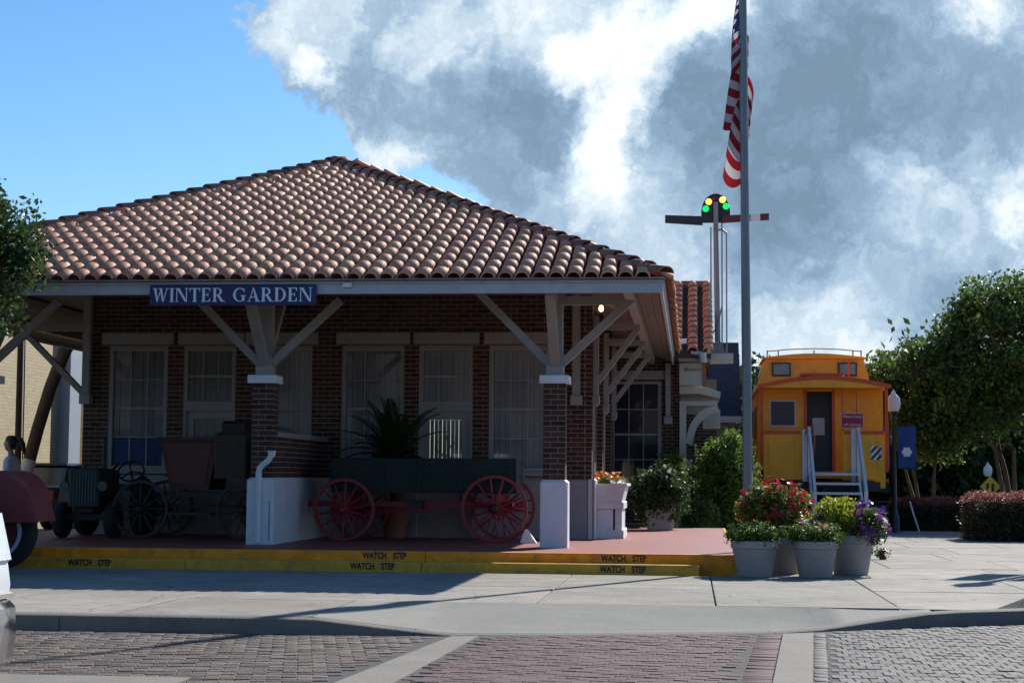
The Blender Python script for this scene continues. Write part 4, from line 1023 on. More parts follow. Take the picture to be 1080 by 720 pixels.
# ------------------------------------------------------------------ shrubs at the back of the platform
def shrub(name, label, cat, c, rad, ncl, nper, leaf, material, group=None, ground=.24, crad=.09, pot=None, shell=.45):
    s = thing(name, label, cat, (c[0],c[1],ground), group)
    P, cc = clumps(c, rad, ncl, nper, crad, shell, keep=lambda q: q[:,2] > ground+.08)
    P = P[P[:,2] > ground+.03]
    leaves('foliage', P, leaf, material, s)['kind'] = 'stuff'
    st = MB(); base = Vector((c[0],c[1],ground+ (.4 if pot else 0)))
    for k in range(0, len(cc), max(1, len(cc)//14)):
        e = Vector(cc[k]); m_ = base.lerp(e, .5) + Vector((0,0,.1)); st.path([base + Vector((random.uniform(-.05,.05),random.uniform(-.05,.05),.005)), m_, e], [.018,.012,.005], 5)
    st.build('stem', BARK, s)
    if pot: MB().lathe([(.24,ground+.003),(.32,ground+.42),(.34,ground+.46),(.34,ground+.5),(.29,ground+.5),(.28,ground+.44),(0,ground+.44)], (c[0],c[1],0), 20).build('pot', pot, s, smooth=40)
    return s
GREYPOT = mat('grey_pot', (.33,.305,.285), .8, .12, 5, .2, 40, dirt=.3, dirtcol=(.2,.19,.18))
s1 = shrub('potted_shrub', 'dark leafy shrub with white blossoms in a pot beside the planters', 'shrub', (1.28,9.0,.88), (.54,.48,.62), 150, 50, .075, LEAFD, pot=GREYPOT, crad=.08)
flowers('white_blooms', rnd_ell((1.28,8.75,1.25), (.35,.25,.2), 26), .035, WHT, s1)
shrub('bush', 'small light green bush against the brick wing corner', 'shrub', (1.45,12.3,1.25), (.35,.3,.5), 60, 40, .08, LEAFL, crad=.08)
shrub('bush', 'tall bright green bush left of the flagpole', 'shrub', (2.62,12.6,1.15), (.62,.55,1.05), 240, 60, .085, leafmat('leaf_mid', (.13,.21,.035), .5), ground=.0, crad=.10, shell=.3)
shrub('bush', 'low light green plants at the foot of the tall bush', 'shrub', (2.05,11.4,.42), (.42,.35,.36), 90, 34, .075, LEAFL, ground=.0, crad=.07)
shrub('bush', 'dark evergreen growing between flagpole and yellow caboose', 'shrub', (4.0,30.0,2.1), (.9,.8,2.0), 200, 50, .1, LEAFD, ground=.0, crad=.12)

# ------------------------------------------------------------------ flower pots on the sidewalk
def pot(loc, r, h, label, grp='grey pots on the sidewalk by the platform corner'):
    p = thing('flower_pot', label, 'pot', loc, grp); k = r
    prof = [(k*.70,.003),(k*.72,.02)]
    for i in range(6):
        t = i/6; prof += [(k*(.72+.20*t),h*(.05+.7*t)),(k*(.735+.20*t),h*(.08+.7*t))]
    prof += [(k*.93,h*.78),(k*1.0,h*.80),(k*1.0,h*.97),(k*.98,h),(k*.86,h),(k*.84,h*.9),(0,h*.9)]
    b = MB().lathe(prof, loc, 32); b.build('pot', GREYPOT, p, smooth=35)
    MB().lathe([(0,h*.905),(k*.83,h*.905)], loc, 20).build('soil', SAND, p)
    return p
pot((2.64,-2.26,0), .29, .44, 'front left grey flower pot with trailing green plants nearest the yellow step')
pot((3.02,-1.45,0), .30, .46, 'grey flower pot behind, holding the tall red flowered plant')
pot((3.38,-2.20,0), .28, .44, 'front middle grey flower pot with peach and white flowers')
pot((3.87,-1.52,0), .30, .50, 'rightmost grey flower pot with chartreuse leaves and purple petunias')
pl = thing('trailing_plant', 'trailing green plant spilling over the front left pot', 'plant', (2.64,-2.26,.44))
P, _ = clumps((2.64,-2.28,.50), (.34,.30,.12), 90, 40, .045, .3); leaves('foliage', P, .045, LEAF, pl)['kind'] = 'stuff'
flowers('white_blooms', rnd_ell((2.75,-2.40,.56), (.2,.1,.06), 8), .025, WHT, pl)
pl = thing('red_flower_plant', 'bushy plant covered in red flowers in the rear pot', 'plant', (3.02,-1.45,.46))
P, cc = clumps((2.92,-1.45,.80), (.44,.36,.34), 130, 50, .06, .25); leaves('foliage', P, .06, LEAFL, pl)['kind'] = 'stuff'
st = MB()
for k in range(16): st.path([(3.02,-1.45,.40), Vector((3.02,-1.45,.40)).lerp(Vector(cc[k]),.6), cc[k]], [.01,.007,.004], 5)
st.build('stem', mat('green_stem', (.1,.14,.04), .6), pl)
q = rnd_ell((2.92,-1.47,.84), (.48,.40,.38), 190); q = q[(q[:,1] < -1.3) | (q[:,2] > .9)]
flowers('red_blooms', q, .048, REDF, pl)
pl = thing('trailing_plant', 'low plant with peach and white flowers in the front middle pot', 'plant', (3.38,-2.20,.44))
P, _ = clumps((3.38,-2.22,.50), (.33,.29,.12), 90, 40, .045, .3); leaves('foliage', P, .045, LEAF, pl)['kind'] = 'stuff'
flowers('peach_blooms', rnd_ell((3.42,-2.30,.60), (.2,.16,.07), 14), .036, PEA, pl); flowers('white_blooms', rnd_ell((3.30,-2.35,.58), (.2,.12,.05), 8), .026, WHT, pl)
pl = thing('chartreuse_plant', 'yellow green leafy plant in the rightmost pot', 'plant', (3.82,-1.52,.5))
P, _ = clumps((3.70,-1.55,.70), (.34,.30,.22), 120, 44, .05, .25); leaves('foliage', P, .055, LEAFY, pl)['kind'] = 'stuff'
P, _ = clumps((3.66,-1.60,.58), (.30,.30,.12), 60, 30, .05, .25); leaves('lower_foliage', P, .05, LEAFL, pl)['kind'] = 'stuff'
pl = thing('petunia_plant', 'purple petunias hanging over the right side of the rightmost pot', 'plant', (4.0,-1.55,.5))
P, _ = clumps((4.05,-1.60,.60), (.26,.26,.26), 70, 36, .05, .25); leaves('foliage', P, .05, LEAF, pl)['kind'] = 'stuff'
q = rnd_ell((4.07,-1.62,.62), (.30,.29,.30), 150); flowers('purple_blooms', q[q[:,1] < -1.5], .042, PUR, pl)
flowers('violet_blooms', rnd_ell((3.45,-1.75,.66), (.12,.1,.1), 22), .03, PUR, pl)

# ------------------------------------------------------------------ flagpole, flag
STEEL = mat('painted_steel', (.20,.21,.23), .45, .08, 3, metal=.25)
fp = thing('flagpole', 'tall grey steel flagpole rising behind the flower pots', 'flagpole', (2.62,-.62,0))
MB().path([(2.62,-.62,0),(2.60,-.62,3.5),(2.575,-.62,7.6),(2.56,-.62,9.2)], [.066,.062,.052,.046], 16).build('pole', STEEL, fp, smooth=50)
MB().lathe([(.17,.003),(.17,.04),(.10,.06),(.085,.12),(.07,.13)], (2.62,-.62,0), 20).build('base_collar', STEEL, fp, smooth=40)
MB().lathe([(0,0),(.06,.03),(.085,.09),(.06,.15),(0,.18)], (2.56,-.62,9.2), 16).build('finial', mat('gold_ball', (.6,.4,.1), .3, metal=1), fp, smooth=True)
MB().chbox(2.665,2.69,-.64,-.60,1.30,1.50,.005).build('cleat', STEEL, fp)
rope = MB()
for k in range(14):
    z = 1.4 + k*.55; rope.tube((2.668-.0065*k+.006*math.sin(k), -.66, z), (2.668-.0065*(k+1)+.006*math.sin(k+1), -.66, z+.55), .004, n=5)
rope.build('halyard', mat('rope', (.4,.38,.34), .9), fp)
FM = bpy.data.materials.new('flag_cloth'); FM.use_nodes = True
n_, l_ = FM.node_tree.nodes, FM.node_tree.links; bsdf = n_['Principled BSDF']; bsdf.inputs['Roughness'].default_value = .8
uv = n_.new('ShaderNodeUVMap'); uv.uv_map = 'UVMap'; sp = n_.new('ShaderNodeSeparateXYZ'); l_.new(uv.outputs[0], sp.inputs[0])
def fm(op, a, b=None):
    n = n_.new('ShaderNodeMath'); n.operation = op
    for i, v in enumerate((a, b)):
        if v is None: continue
        if isinstance(v, (int, float)): n.inputs[i].default_value = v
        else: l_.new(v, n.inputs[i])
    return n.outputs[0]
sv_ = fm('MULTIPLY', sp.outputs['Y'], 6.5); stripe = fm('LESS_THAN', fm('FRACT', sv_), .5)
canton = fm('MULTIPLY', fm('LESS_THAN', sp.outputs['X'], .4), fm('LESS_THAN', sp.outputs['Y'], 7/13))
su = fm('SUBTRACT', fm('FRACT', fm('MULTIPLY', sp.outputs['X'], 13.5)), .5); sw_ = fm('SUBTRACT', fm('FRACT', fm('MULTIPLY', sp.outputs['Y'], 9.0)), .5)
star = fm('LESS_THAN', fm('ADD', fm('MULTIPLY', su, su), fm('MULTIPLY', sw_, sw_)), .07)
def cmix(f_, a, b):
    m_ = n_.new('ShaderNodeMix'); m_.data_type = 'RGBA'; l_.new(f_, m_.inputs['Factor'])
    for k, v in (('A', a), ('B', b)):
        if isinstance(v, tuple): m_.inputs[k].default_value = v
        else: l_.new(v, m_.inputs[k])
    return m_.outputs['Result']
c1 = cmix(stripe, (.50,.48,.49,1), (.26,.012,.02,1)); c2 = cmix(star, (.014,.02,.075,1), (.45,.45,.48,1)); c3 = cmix(canton, c1, c2)
l_.new(c3, bsdf.inputs['Base Color']); tl = n_.new('ShaderNodeBsdfTranslucent'); l_.new(c3, tl.inputs['Color']); mxs = n_.new('ShaderNodeMixShader'); mxs.inputs[0].default_value = .4
l_.new(bsdf.outputs[0], mxs.inputs[1]); l_.new(tl.outputs[0], mxs.inputs[2]); l_.new(mxs.outputs[0], n_['Material Output'].inputs['Surface'])
flag = thing('flag', 'american flag hanging limp from the grey flagpole', 'flag', (2.56,-.62,8.0))
NU, NV = 64, 34; V = []; UV = []
for i in range(NU+1):
    u = i/NU
    for j in range(NV+1):
        v = j/NV
        # hoist runs down the pole; the fly falls in deep folds, leaning out to the left and back
        ztop = 8.18 - 1.30*v
        sway = -.13*math.sin(min(1, u*1.6)*math.pi/2) - .05*v
        fold = .135*math.sin(u*15.5 + v*2.2 + .6)*(min(1, u*5))*(.55+.45*v)
        fold2 = .11*math.cos(u*15.5 + v*2.2)*(min(1, u*5))
        x = 2.60 + sway*.8 + fold*1.15 + .16*u*(1-v)
        y_ = -.60 + .10*min(1, u*4) + fold2 + .05*math.sin(v*5+u*7)
        z = ztop - (2.15*u**.92)*(.86+.14*math.cos(u*15.5)) + .10*u*math.sin(3*v)
        V.append((x-2.56, y_+.62, z-8.0)); UV.append((u, v))
F = [(i*(NV+1)+j, (i+1)*(NV+1)+j, (i+1)*(NV+1)+j+1, i*(NV+1)+j+1) for i in range(NU) for j in range(NV)]
me = bpy.data.meshes.new('cloth'); me.from_pydata(V, [], F); me.materials.append(FM); ul = me.uv_layers.new(name='UVMap')
for lp in me.loops: ul.data[lp.index].uv = UV[lp.vertex_index]
for p in me.polygons: p.use_smooth = True
o = bpy.data.objects.new('cloth', me); COL.objects.link(o); o.parent = flag

# ------------------------------------------------------------------ semaphore signal above the wing eave
sm = thing('semaphore_signal', 'railway semaphore signal with coloured lenses above the wing roof', 'signal', (2.44,14,3.72))
MG = mat('mast_grey', (.25,.24,.25), .5, .1, 4, metal=.3); SBL = mat('signal_black', (.015,.013,.014), .45, .1, 5); SRD = mat('signal_red', (.11,.014,.016), .5, .1, 5)
MB().chbox(1.66,2.78,13.9,14.1,3.72,3.94,.01).build('mounting_beam', CREAM, sm)
MB().prism([(2.30,3.942),(2.60,3.942),(2.50,4.22),(2.40,4.22)], 'y', 13.93, 14.07).build('mast_foot', MG, sm)
MB().path([(2.445,14,4.2),(2.40,14,7.42)], [.065,.055], 12).build('mast', MG, sm, smooth=50)
for x, top in ((2.30,6.72),(2.64,6.60),(2.54,7.15)):
    MB().path([(x,13.93,3.95),(x,13.93,top)], .016, 6).build('signal_rod', MG, sm)
MB().path([(2.28,13.93,4.3),(2.45,13.93,4.55),(2.54,13.93,5.0)], .016, 6).build('signal_rod', MG, sm)
MB().path([(2.36,13.93,6.66),(2.56,13.93,6.66),(2.64,13.93,6.58)], .025, 8).build('rod_crank', MG, sm)
pts_ = [(2.09,6.80)] + [(2.405-.315*math.cos(math.pi*k/20), 7.02+.42*math.sin(math.pi*k/20)) for k in range(21)] + [(2.72,6.80)]
spect = MB().prism(pts_, 'y', 13.80, 13.86).build('spectacle', SBL, sm)
MB().prism([(2.12,6.94),(2.12,6.74),(1.30,6.80),(1.30,6.975)], 'y', 13.79, 13.83).build('blade', SBL, sm)['label'] = 'black signal arm pointing left'
rb_ = MB().prism([(2.55,6.78),(2.55,6.95),(3.16,6.97),(3.16,6.82)], 'y', 13.77, 13.80).build('blade', SRD, sm)
rb_['label'] = 'red signal arm with a white band'
MB().prism([(3.162,6.82),(3.162,6.97),(3.37,6.98),(3.37,6.83)], 'y', 13.77, 13.80).build('white_band', WHITE, rb_)
MB().prism([(3.372,6.83),(3.372,6.98),(3.56,6.99),(3.56,6.84)], 'y', 13.77, 13.80).build('blade_tip', SRD, rb_)
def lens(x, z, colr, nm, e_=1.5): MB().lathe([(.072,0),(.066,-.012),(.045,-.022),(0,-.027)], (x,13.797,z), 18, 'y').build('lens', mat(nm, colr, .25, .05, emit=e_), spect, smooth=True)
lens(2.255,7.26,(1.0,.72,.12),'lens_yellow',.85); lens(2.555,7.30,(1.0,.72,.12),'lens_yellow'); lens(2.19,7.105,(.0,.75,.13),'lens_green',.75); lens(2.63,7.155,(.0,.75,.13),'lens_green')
MB().lathe([(.072,0),(.066,-.012),(.045,-.022),(0,-.027)], (2.40,13.797,7.345), 18, 'y').build('lens', mat('lens_red', (.16,.005,.01), .25, .05), spect, smooth=True)
MB().chbox(2.36,2.46,13.70,13.799,6.74,7.25,.02).build('lamp_bracket', MG, spect)

# ------------------------------------------------------------------ caboose
CAB = mat('caboose_yellow', (.95,.37,.004), .42, .1, 3, .08, 30, dirt=.35, dirtcol=(.36,.13,.01)); CABR = mat('caboose_red', (.62,.075,.006), .45, .1, 3)
cb_ = thing('caboose', 'yellow railway caboose with a cupola and grey metal steps', 'caboose', (4.88,16.0,0))
CX0, CX1 = 3.44, 6.32; CM = (CX0+CX1)/2
def arch(x0, x1, zs, zc, n=12): return [(x0+(x1-x0)*k/n, zs+(zc-zs)*math.sin(math.pi*k/n)) for k in range(n+1)]
CY = 16.85
body = MB(); 
# end wall left and right of the door, with side walls
body.box(CX0+.08, 4.55, CY, CY+.06, 1.16, 3.38); body.box(5.13, CX1-.08, CY, CY+.06, 1.16, 3.38); body.box(4.55, 5.13, CY, CY+.06, 3.26, 3.38)
body.box(CX0+.02, CX0+.08, CY, 26.5, 1.16, 3.38); body.box(CX1-.08, CX1-.02, CY, 26.5, 1.16, 3.38); body.box(CX0+.08, CX1-.08, 26.44, 26.5, 1.16, 3.38)
bo = body.build('body', CAB, cb_)
MB().prism(arch(CX0-.04, CX1+.04, 3.36, 3.56) + [(CX1+.04,3.30),(CX0-.04,3.30)], 'y', 15.9, 27.4).build('roof', CAB, cb_)
MB().prism(arch(CX0-.06, CX1+.06, 3.37, 3.575) + [(x, z-.09) for x, z in arch(CX0-.06, CX1+.06, 3.37, 3.575)[::-1]], 'y', 15.86, 15.898).build('roof_edge', CABR, cb_)
MB().box(4.35,5.35,15.9,17.6,3.575,3.63).build('running_board', CABR, cb_)
MB().box(4.55,5.13,CY+.30,CY+.34,1.39,3.26).build('door', mat('caboose_door', (.02,.022,.03), .4), cb_)
MB().box(4.70,4.98,CY+.285,CY+.299,2.25,2.65).build('notice', mat('paper', (.6,.6,.62), .8), cb_)
MB().box(CX0,CX1,15.98,CY,1.24,1.39).build('end_platform', CAB, cb_)
for x in (CX0, CX1-.07): MB().box(x, x+.07, 15.98, 16.05, 1.16, 3.32).build('corner_post', CABR, cb_)
for x0, x1 in ((CX0+.075,4.38),(5.30,CX1-.075)):
    pn = [(x0,1.16),(x0,2.30),(x1,2.30),(x1,1.20)]
    pn = [(x0,1.02),(x0+.12,1.02),(x0+.26,1.20),(x1-.02,1.20),(x1,1.24),(x1,2.30),(x0,2.30)] if x0 < 4 else [(x0,1.24),(x0+.02,1.20),(x1-.26,1.20),(x1-.12,1.02),(x1,1.02),(x1,2.30),(x0,2.30)]
    e_ = MB().prism(pn, 'y', 15.99, 16.03).build('end_panel', CAB, cb_)
    MB().box(x0+.03,x1-.03,15.965,15.989,2.24,2.32).build('rail', CABR, e_)
    for k in (.15,.85): MB().box(x0+(x1-x0)*k-.02, x0+(x1-x0)*k+.02, 15.97, 15.989, 1.26, 2.24).build('stile', CAB, e_)
for x in (5.30, 5.62):
    MB().tube((x,16.02,2.3),(x,16.02,3.34),.014,n=6).build('grab_iron', CABR, cb_)
MB().path([(4.42,15.96,2.1),(4.5,15.92,2.4),(4.62,15.92,2.45),(4.66,15.96,2.1),(4.62,15.96,1.7)], .02, 6).build('brake_hose', CABR, cb_)
MB().tube((5.55,17.2,3.5),(5.55,17.2,4.05),.02,n=6).build('roof_pipe', CABR, cb_)
rv = MB()
for x0, x1 in ((CX0+.12,4.50),(5.18,CX1-.12)):
    for k in range(14):
        z = 1.5 + k*.135
        for x in (x0, x1): rv.box(x-.009, x+.009, CY-.009, CY-.001, z-.009, z+.009)
    for k in range(8):
        x = x0 + (x1-x0)*k/7; rv.box(x-.009, x+.009, CY-.009, CY-.001, 3.28, 3.298)
rv.build('rivets', CAB, bo)['kind'] = 'stuff'
MB().box(4.48,4.55,CY-.02,CY-.001,1.39,3.33).build('door_frame', CABR, cb_); MB().box(5.13,5.20,CY-.02,CY-.001,1.39,3.33).build('door_frame', CABR, cb_)
MB().box(4.62,5.06,CY+.292,CY+.299,2.35,3.1).build('door_glass', MATS['window_frame_dark'] if 'window_frame_dark' in MATS else mat('window_frame_dark', (.03,.03,.03), .5), cb_)
for yy in (18.6, 21.0, 23.4):
    MB().box(CX0-.005, CX0+.019, yy, yy+.7, 2.2, 2.95).build('side_window', MATS['window_frame_dark'], cb_)
for k in range(9):
    MB().box(CX0+.004, CX0+.019, 17.2+k*1.08, 17.26+k*1.08, 1.2, 3.3).build('side_rib', CAB, cb_)
for x in (CX0+.02, CX1-.02):
    MB().path([(x,15.93,1.45),(x,15.90,1.6),(x,15.90,2.5),(x,15.93,2.65)], .015, 6).build('grab_iron', CABR, cb_)
for k in range(3): MB().box(CX1-.5,CX1-.05,15.93,16.2,.42+k*.28,.46+k*.28).build('corner_step', IRON, cb_)
# framed boards
PLUM = mat('dark_plum', (.055,.03,.045), .4, .2, 4)
w = MB().box(3.68,4.30,CY-.03,CY-.002,2.43,3.06).build('framed_board', mat('aluminium', (.55,.52,.5), .4), cb_); MB().box(3.72,4.26,CY-.04,CY-.031,2.47,3.02).build('board_face', PLUM, w)
# hazard patch
hz = MB().box(5.92,6.17,15.975,15.988,1.66,1.98).build('hazard_plate', WHITE, cb_)
def clip_poly(poly, f):
    out = []
    for a, b in zip(poly, poly[1:]+poly[:1]):
        fa, fb = f(a), f(b)
        if fa >= 0: out.append(a)
        if fa*fb < 0: t = fa/(fa-fb); out.append((a[0]+(b[0]-a[0])*t, a[1]+(b[1]-a[1])*t))
    return out
for c0 in (-.20, -.04, .12, .28):
    pg = [(5.925,1.665),(6.165,1.665),(6.165,1.975),(5.925,1.975)]
    g0 = lambda p: (p[1]-1.66) - (p[0]-5.92)*1.1 - c0; g1 = lambda p: c0 + .085 - (p[1]-1.66) + (p[0]-5.92)*1.1
    pg = clip_poly(clip_poly(pg, g0), g1)
    if len(pg) > 2: MB().prism(pg, 'y', 15.968, 15.974).build('hazard_stripe', mat('stripe_navy', (.06,.015,.05), .5), hz)
# cupola
cp = MB(); z0, z1 = 3.42, 4.24
B0 = [(CX0+.02,19.2),(CX1-.02,19.2),(CX1-.02,22.2),(CX0+.02,22.2)]; T0 = [(CX0+.28,19.35),(CX1-.22,19.35),(CX1-.22,22.05),(CX0+.28,22.05)]
cp.add([(x,y,z0) for x,y in B0]+[(x,y,z1) for x,y in T0], [(0,1,5,4),(1,2,6,5),(2,3,7,6),(3,0,4,7),(4,5,6,7)])
cu_ = cp.build('cupola', CAB, cb_)
MB().prism(arch(CX0+.2, CX1-.15, 4.23, 4.33)+[(CX1-.15,4.20),(CX0+.2,4.20)], 'y', 19.25, 22.15).build('cupola_roof', CAB, cu_)
for x0, x1 in ((3.86,4.32),(5.48,5.94)):
    yf = 19.2+.15*(3.95-3.42)/.82
    f_ = MB().box(x0,x1,yf-.07,yf+.06,3.76,4.10).build('cupola_window', mat('window_frame_dark', (.03,.03,.03), .5), cu_)
    MB().box(x0+.04,x1-.04,yf-.08,yf-.071,3.80,4.06).build('pane', mat('cupola_glass', (.22,.26,.25), .08, .3, 5), f_)
rl = MB(); rl.path([(3.75,19.3,4.38),(4.3,19.3,4.43),(4.9,19.3,4.45),(5.5,19.3,4.43),(6.05,19.3,4.38)], .014, 6)
for x, z in ((3.75,4.22),(4.02,4.26),(4.9,4.30),(5.85,4.26),(6.05,4.22)): rl.tube((x,19.3,z),(x,19.3,4.41),.018,n=6)
rl.build('roof_railing', mat('rail_grey', (.4,.38,.33), .5, metal=.4), cu_)
for y_ in (20.0,):
    for x0 in (CX0+.02,):
        MB().box(x0+.05,x0+.08,20.0,20.9,3.6,4.05).build('cupola_window', MATS['window_frame_dark'], cu_)
# underframe, trucks, wheels
MB().box(CX0+.2,CX1-.2,15.9,26.8,.95,1.16).build('underframe', IRON, cb_)
MB().tube((CM,15.5,.95),(CM,15.95,.95),.09,n=10).build('coupler', IRON, cb_)
for ty in (18.2, 24.4):
    for x in (CM-.85, CM+.85): MB().box(x-.07,x+.07,ty-1.0,ty+1.0,.40,.72).build('truck_frame', IRON, cb_)
    for yy in (ty-.75, ty+.75):
        for x in (CM-.73, CM+.73): MB().lathe([(.05,-.07),(.30,-.06),(.40,-.06),(.41,.03),(.44,.05),(.44,.07),(.05,.07)], (x,yy,.50), 24, 'x').build('wheel', IRON, cb_, smooth=40)
        MB().tube((CM-.7,yy,.5),(CM+.7,yy,.5),.07,n=10).build('axle', IRON, cb_)
# steps with solid side boards
GAL = mat('step_grey', (.66,.66,.66), .5, .08, 4)
for k in range(6):
    yy = 15.86 - k*.27; zz = 1.36 - (k)*.215
    MB().chbox(4.60,5.62,yy-.26,yy,zz-.055,zz,.008).build('step_tread', GAL, cb_)
for x in (4.54, 5.64):
    MB().beam((x,15.98,1.30),(x,14.30,-.0),.05,.2).build('stringer', GAL, cb_)
    MB().beam((x,15.98,2.34),(x,14.25,.92),.06,.19).build('handrail_board', GAL, cb_)
    for yy, zt in ((15.93,2.40),(14.28,.98)): MB().box(x-.04,x+.04,yy-.04,yy+.04,0 if yy < 15 else 1.3,zt).build('handrail_post', GAL, cb_)
    MB().box(x-.16,x-.05,15.93,16.0,1.0,2.35).build('handrail_panel', GAL, cb_)
rs = thing('caboose_sign', 'small dark red sign with white writing hung on the caboose railing', 'sign', (5.50,15.90,2.36))
RS = mat('sign_maroon', (.30,.01,.03), .5, .1, 5)
MB().chbox(5.26,5.76,15.91,15.935,2.38,2.72,.004).build('board', mat('sign_border', (.55,.42,.42), .5), rs); MB().box(5.275,5.745,15.902,15.909,2.395,2.705).build('face', RS, rs)
PINK = mat('sign_writing', (.62,.5,.53), .6)
text_part('Please Keep', .085, PINK, rs, (5.51,15.899,2.64), bold=.001); text_part('off caboose', .085, PINK, rs, (5.51,15.899,2.455), bold=.001)

# ------------------------------------------------------------------ lamp posts with blue banners
LPB = mat('lamp_post_black', (.02,.021,.022), .45, .1, 5); GLOBE = mat('lamp_globe', (.62,.64,.68), .35, .04, 4, transl=.3); BLUE = mat('banner_blue', (.012,.06,.23), .7, .08, 2)
def lamp(loc, label, banners=True, sc=1., group='street lamps'):
    p = thing('street_lamp', label, 'street lamp', loc, group); x, y, z = loc
    MB().lathe([(.16,0),(.16,.1),(.12,.16),(.11,.5),(.08,.58),(.055,.7),(.05,1.6),(.045,2.7),(.07,2.74),(.075,2.80),(.05,2.84),(.09,2.90),(.11,2.94)], loc, 14).build('post', LPB, p, smooth=40)
    MB().lathe([(.10,2.94),(.15,3.02),(.165,3.14),(.14,3.26),(.09,3.32),(.05,3.36),(.05,3.39),(.02,3.43),(0,3.47)], loc, 18).build('globe', GLOBE, p, smooth=50)
    if banners:
        for s in (-1, 1):
            MB().tube((x,y,z+2.60),(x+s*.52,y,z+2.60),.012,n=6).build('banner_arm', LPB, p); MB().tube((x,y,z+1.62),(x+s*.52,y,z+1.62),.012,n=6).build('banner_arm', LPB, p)
            bv = []; 
            for i in range(7):
                for j in range(9): bv.append((x+s*(.09+.41*i/6), y+.02*math.sin(i*.9+j*.6), z+2.59-.96*j/8))
            f_ = [(i*9+j,(i+1)*9+j,(i+1)*9+j+1,i*9+j+1) for i in range(6) for j in range(8)]
            bn = MB().add(bv, f_).add([(a,b+.006,c) for a,b,c in bv], f_).build('banner', BLUE, p, smooth=True)
            em = MB(); cx_, cz_ = x+s*.29, z+2.0
            for k in range(6):
                t = 2*math.pi*k/6; em.lathe([(.045,0),(.045,-.004),(0,-.005)], (cx_+.075*math.cos(t), y-.022, cz_+.075*math.sin(t)), 10, 'y')
            em.lathe([(.045,0),(.045,-.006),(0,-.007)], (cx_, y-.022, cz_), 10, 'y')
            em.build('emblem', WHITE, bn)
    return p
lamp((6.56,17.0,-.14), 'black street lamp with blue banners beside the yellow caboose')
lamp((12.55,40.0,-1.55), 'distant black street lamp with white globe above the right hedge', False)
lamp((7.5,1.7,0), 'unseen black street lamp with blue banners, scaled up to cast the sidewalk shadow', True).scale = (1.28,1.28,1.28)  # out of view to the right, placed and enlarged so its shadow crosses the sidewalk

# ------------------------------------------------------------------ trees
def branchy(b, p, d, L, r, depth, tips, spread=.5, n=7):
    pts = [Vector(p)]; rad = [r]; dd = Vector(d).normalized(); q = Vector(p)
    for k in range(4):
        dd = (dd + Vector((random.uniform(-1,1),random.uniform(-1,1),random.uniform(-.3,.7)))*.13).normalized(); q = q + dd*L/4; pts.append(q.copy()); rad.append(r*(1-.12*(k+1)))
    b.path(pts, rad, n)
    if depth == 0: tips.append(q); return
    for k in range(random.choice((2,3))):
        nd = (dd + Vector((random.uniform(-1,1),random.uniform(-1,1),random.uniform(-.2,.6)))*spread*1.5).normalized()
        branchy(b, q - dd*L*.04, nd, L*random.uniform(.62,.82), rad[-1]*.72, depth-1, tips, spread, max(4, n-1))
def tree(name, label, base, stems, L, r, depth, crown_c, crown_r, ncl, nper, leaf, material, crad=.3, group=None, shell=.45, lean=(0,0,1), keep=None, extra=()):
    t = thing(name, label, 'tree', base, group); tips = []
    b = MB()
    for k in range(stems):
        a = 2*math.pi*k/max(1,stems)+random.uniform(-.4,.4); s = .28 if stems > 1 else 0
        d = Vector(lean) + Vector((math.cos(a)*s, math.sin(a)*s, 0))
        branchy(b, Vector(base)+Vector((math.cos(a)*r*.8*(stems>1), math.sin(a)*r*.8*(stems>1), -.02)), d, L, r, depth, tips)
    b.build('trunk', BARK, t, smooth=60)
    P, cc = clumps(crown_c, crown_r, ncl, nper, crad, shell, keep)
    for (c_, r_, n__) in extra:
        P2, _ = clumps(c_, r_, n__, nper, crad, shell, keep); P = np.concatenate([P, P2])
    leaves('crown', P, leaf, material, t, .5, .3)['kind'] = 'stuff'
    tw = MB()
    for k in range(0, len(cc), max(1, len(cc)//70)):
        e = Vector(cc[k]); s_ = min(tips, key=lambda q: (q-e).length) if tips else Vector(base)
        if (s_-e).length < 4: tw.path([s_, s_.lerp(e,.5)+Vector((0,0,.1)), e], [.028,.018,.007], 4)
    if tw.v: tw.build('twigs', BARK, t)
    return t
tree('crape_myrtle', 'tall multi stemmed tree at the right edge above the red hedge', (10.2,22.3,-.1), 4, 2.3, .085, 2, (10.6,22.3,4.5), (2.4,2.1,2.0), 215, 105, .15, LEAF, .23, 'park trees right of the caboose', extra=[((9.1,22.0,3.5),(1.4,1.3,1.25),70),((11.8,22.5,3.6),(1.8,1.6,1.6),60),((9.9,22.2,5.6),(1.0,.9,.75),26)])
tree('crape_myrtle', 'smaller multi stemmed tree just right of the street lamp', (7.95,22.6,-.1), 3, 1.9, .065, 2, (8.0,22.6,3.7), (1.2,1.2,1.2), 105, 95, .14, LEAF, .21, 'park trees right of the caboose', extra=[((7.05,23.2,3.9),(.6,.7,.65),22),((8.2,22.5,2.6),(1.2,1.0,.8),60)])
FAR = ['broad dark park tree far behind the street lamp', 'pale green park tree seen between the trunks far away', 'dark park tree far behind the right hedge', 'large far tree at the right edge of the park', 'far park tree behind the yellow caboose', 'far tree showing between flagpole and caboose']
for k, (x, y_, z, rx, rz, mt) in enumerate(((11.5,46,3.2,4.5,3.6,LEAFD),(13.5,52,2.6,3.2,3.0,LEAFL),(17.5,50,3.6,5,4.2,LEAFD),(22,48,4.5,5,4.6,LEAF),(7.6,48,1.6,3.6,2.4,LEAFD),(4.2,44,2.6,1.6,3.0,LEAFD))):
    tree('park_tree', FAR[k], (x,y_,-1.4), 1, 2.0, .22, 1, (x,y_,z), (rx,3,rz), 210, 50, .36, mt, .5, 'far park trees', .25)
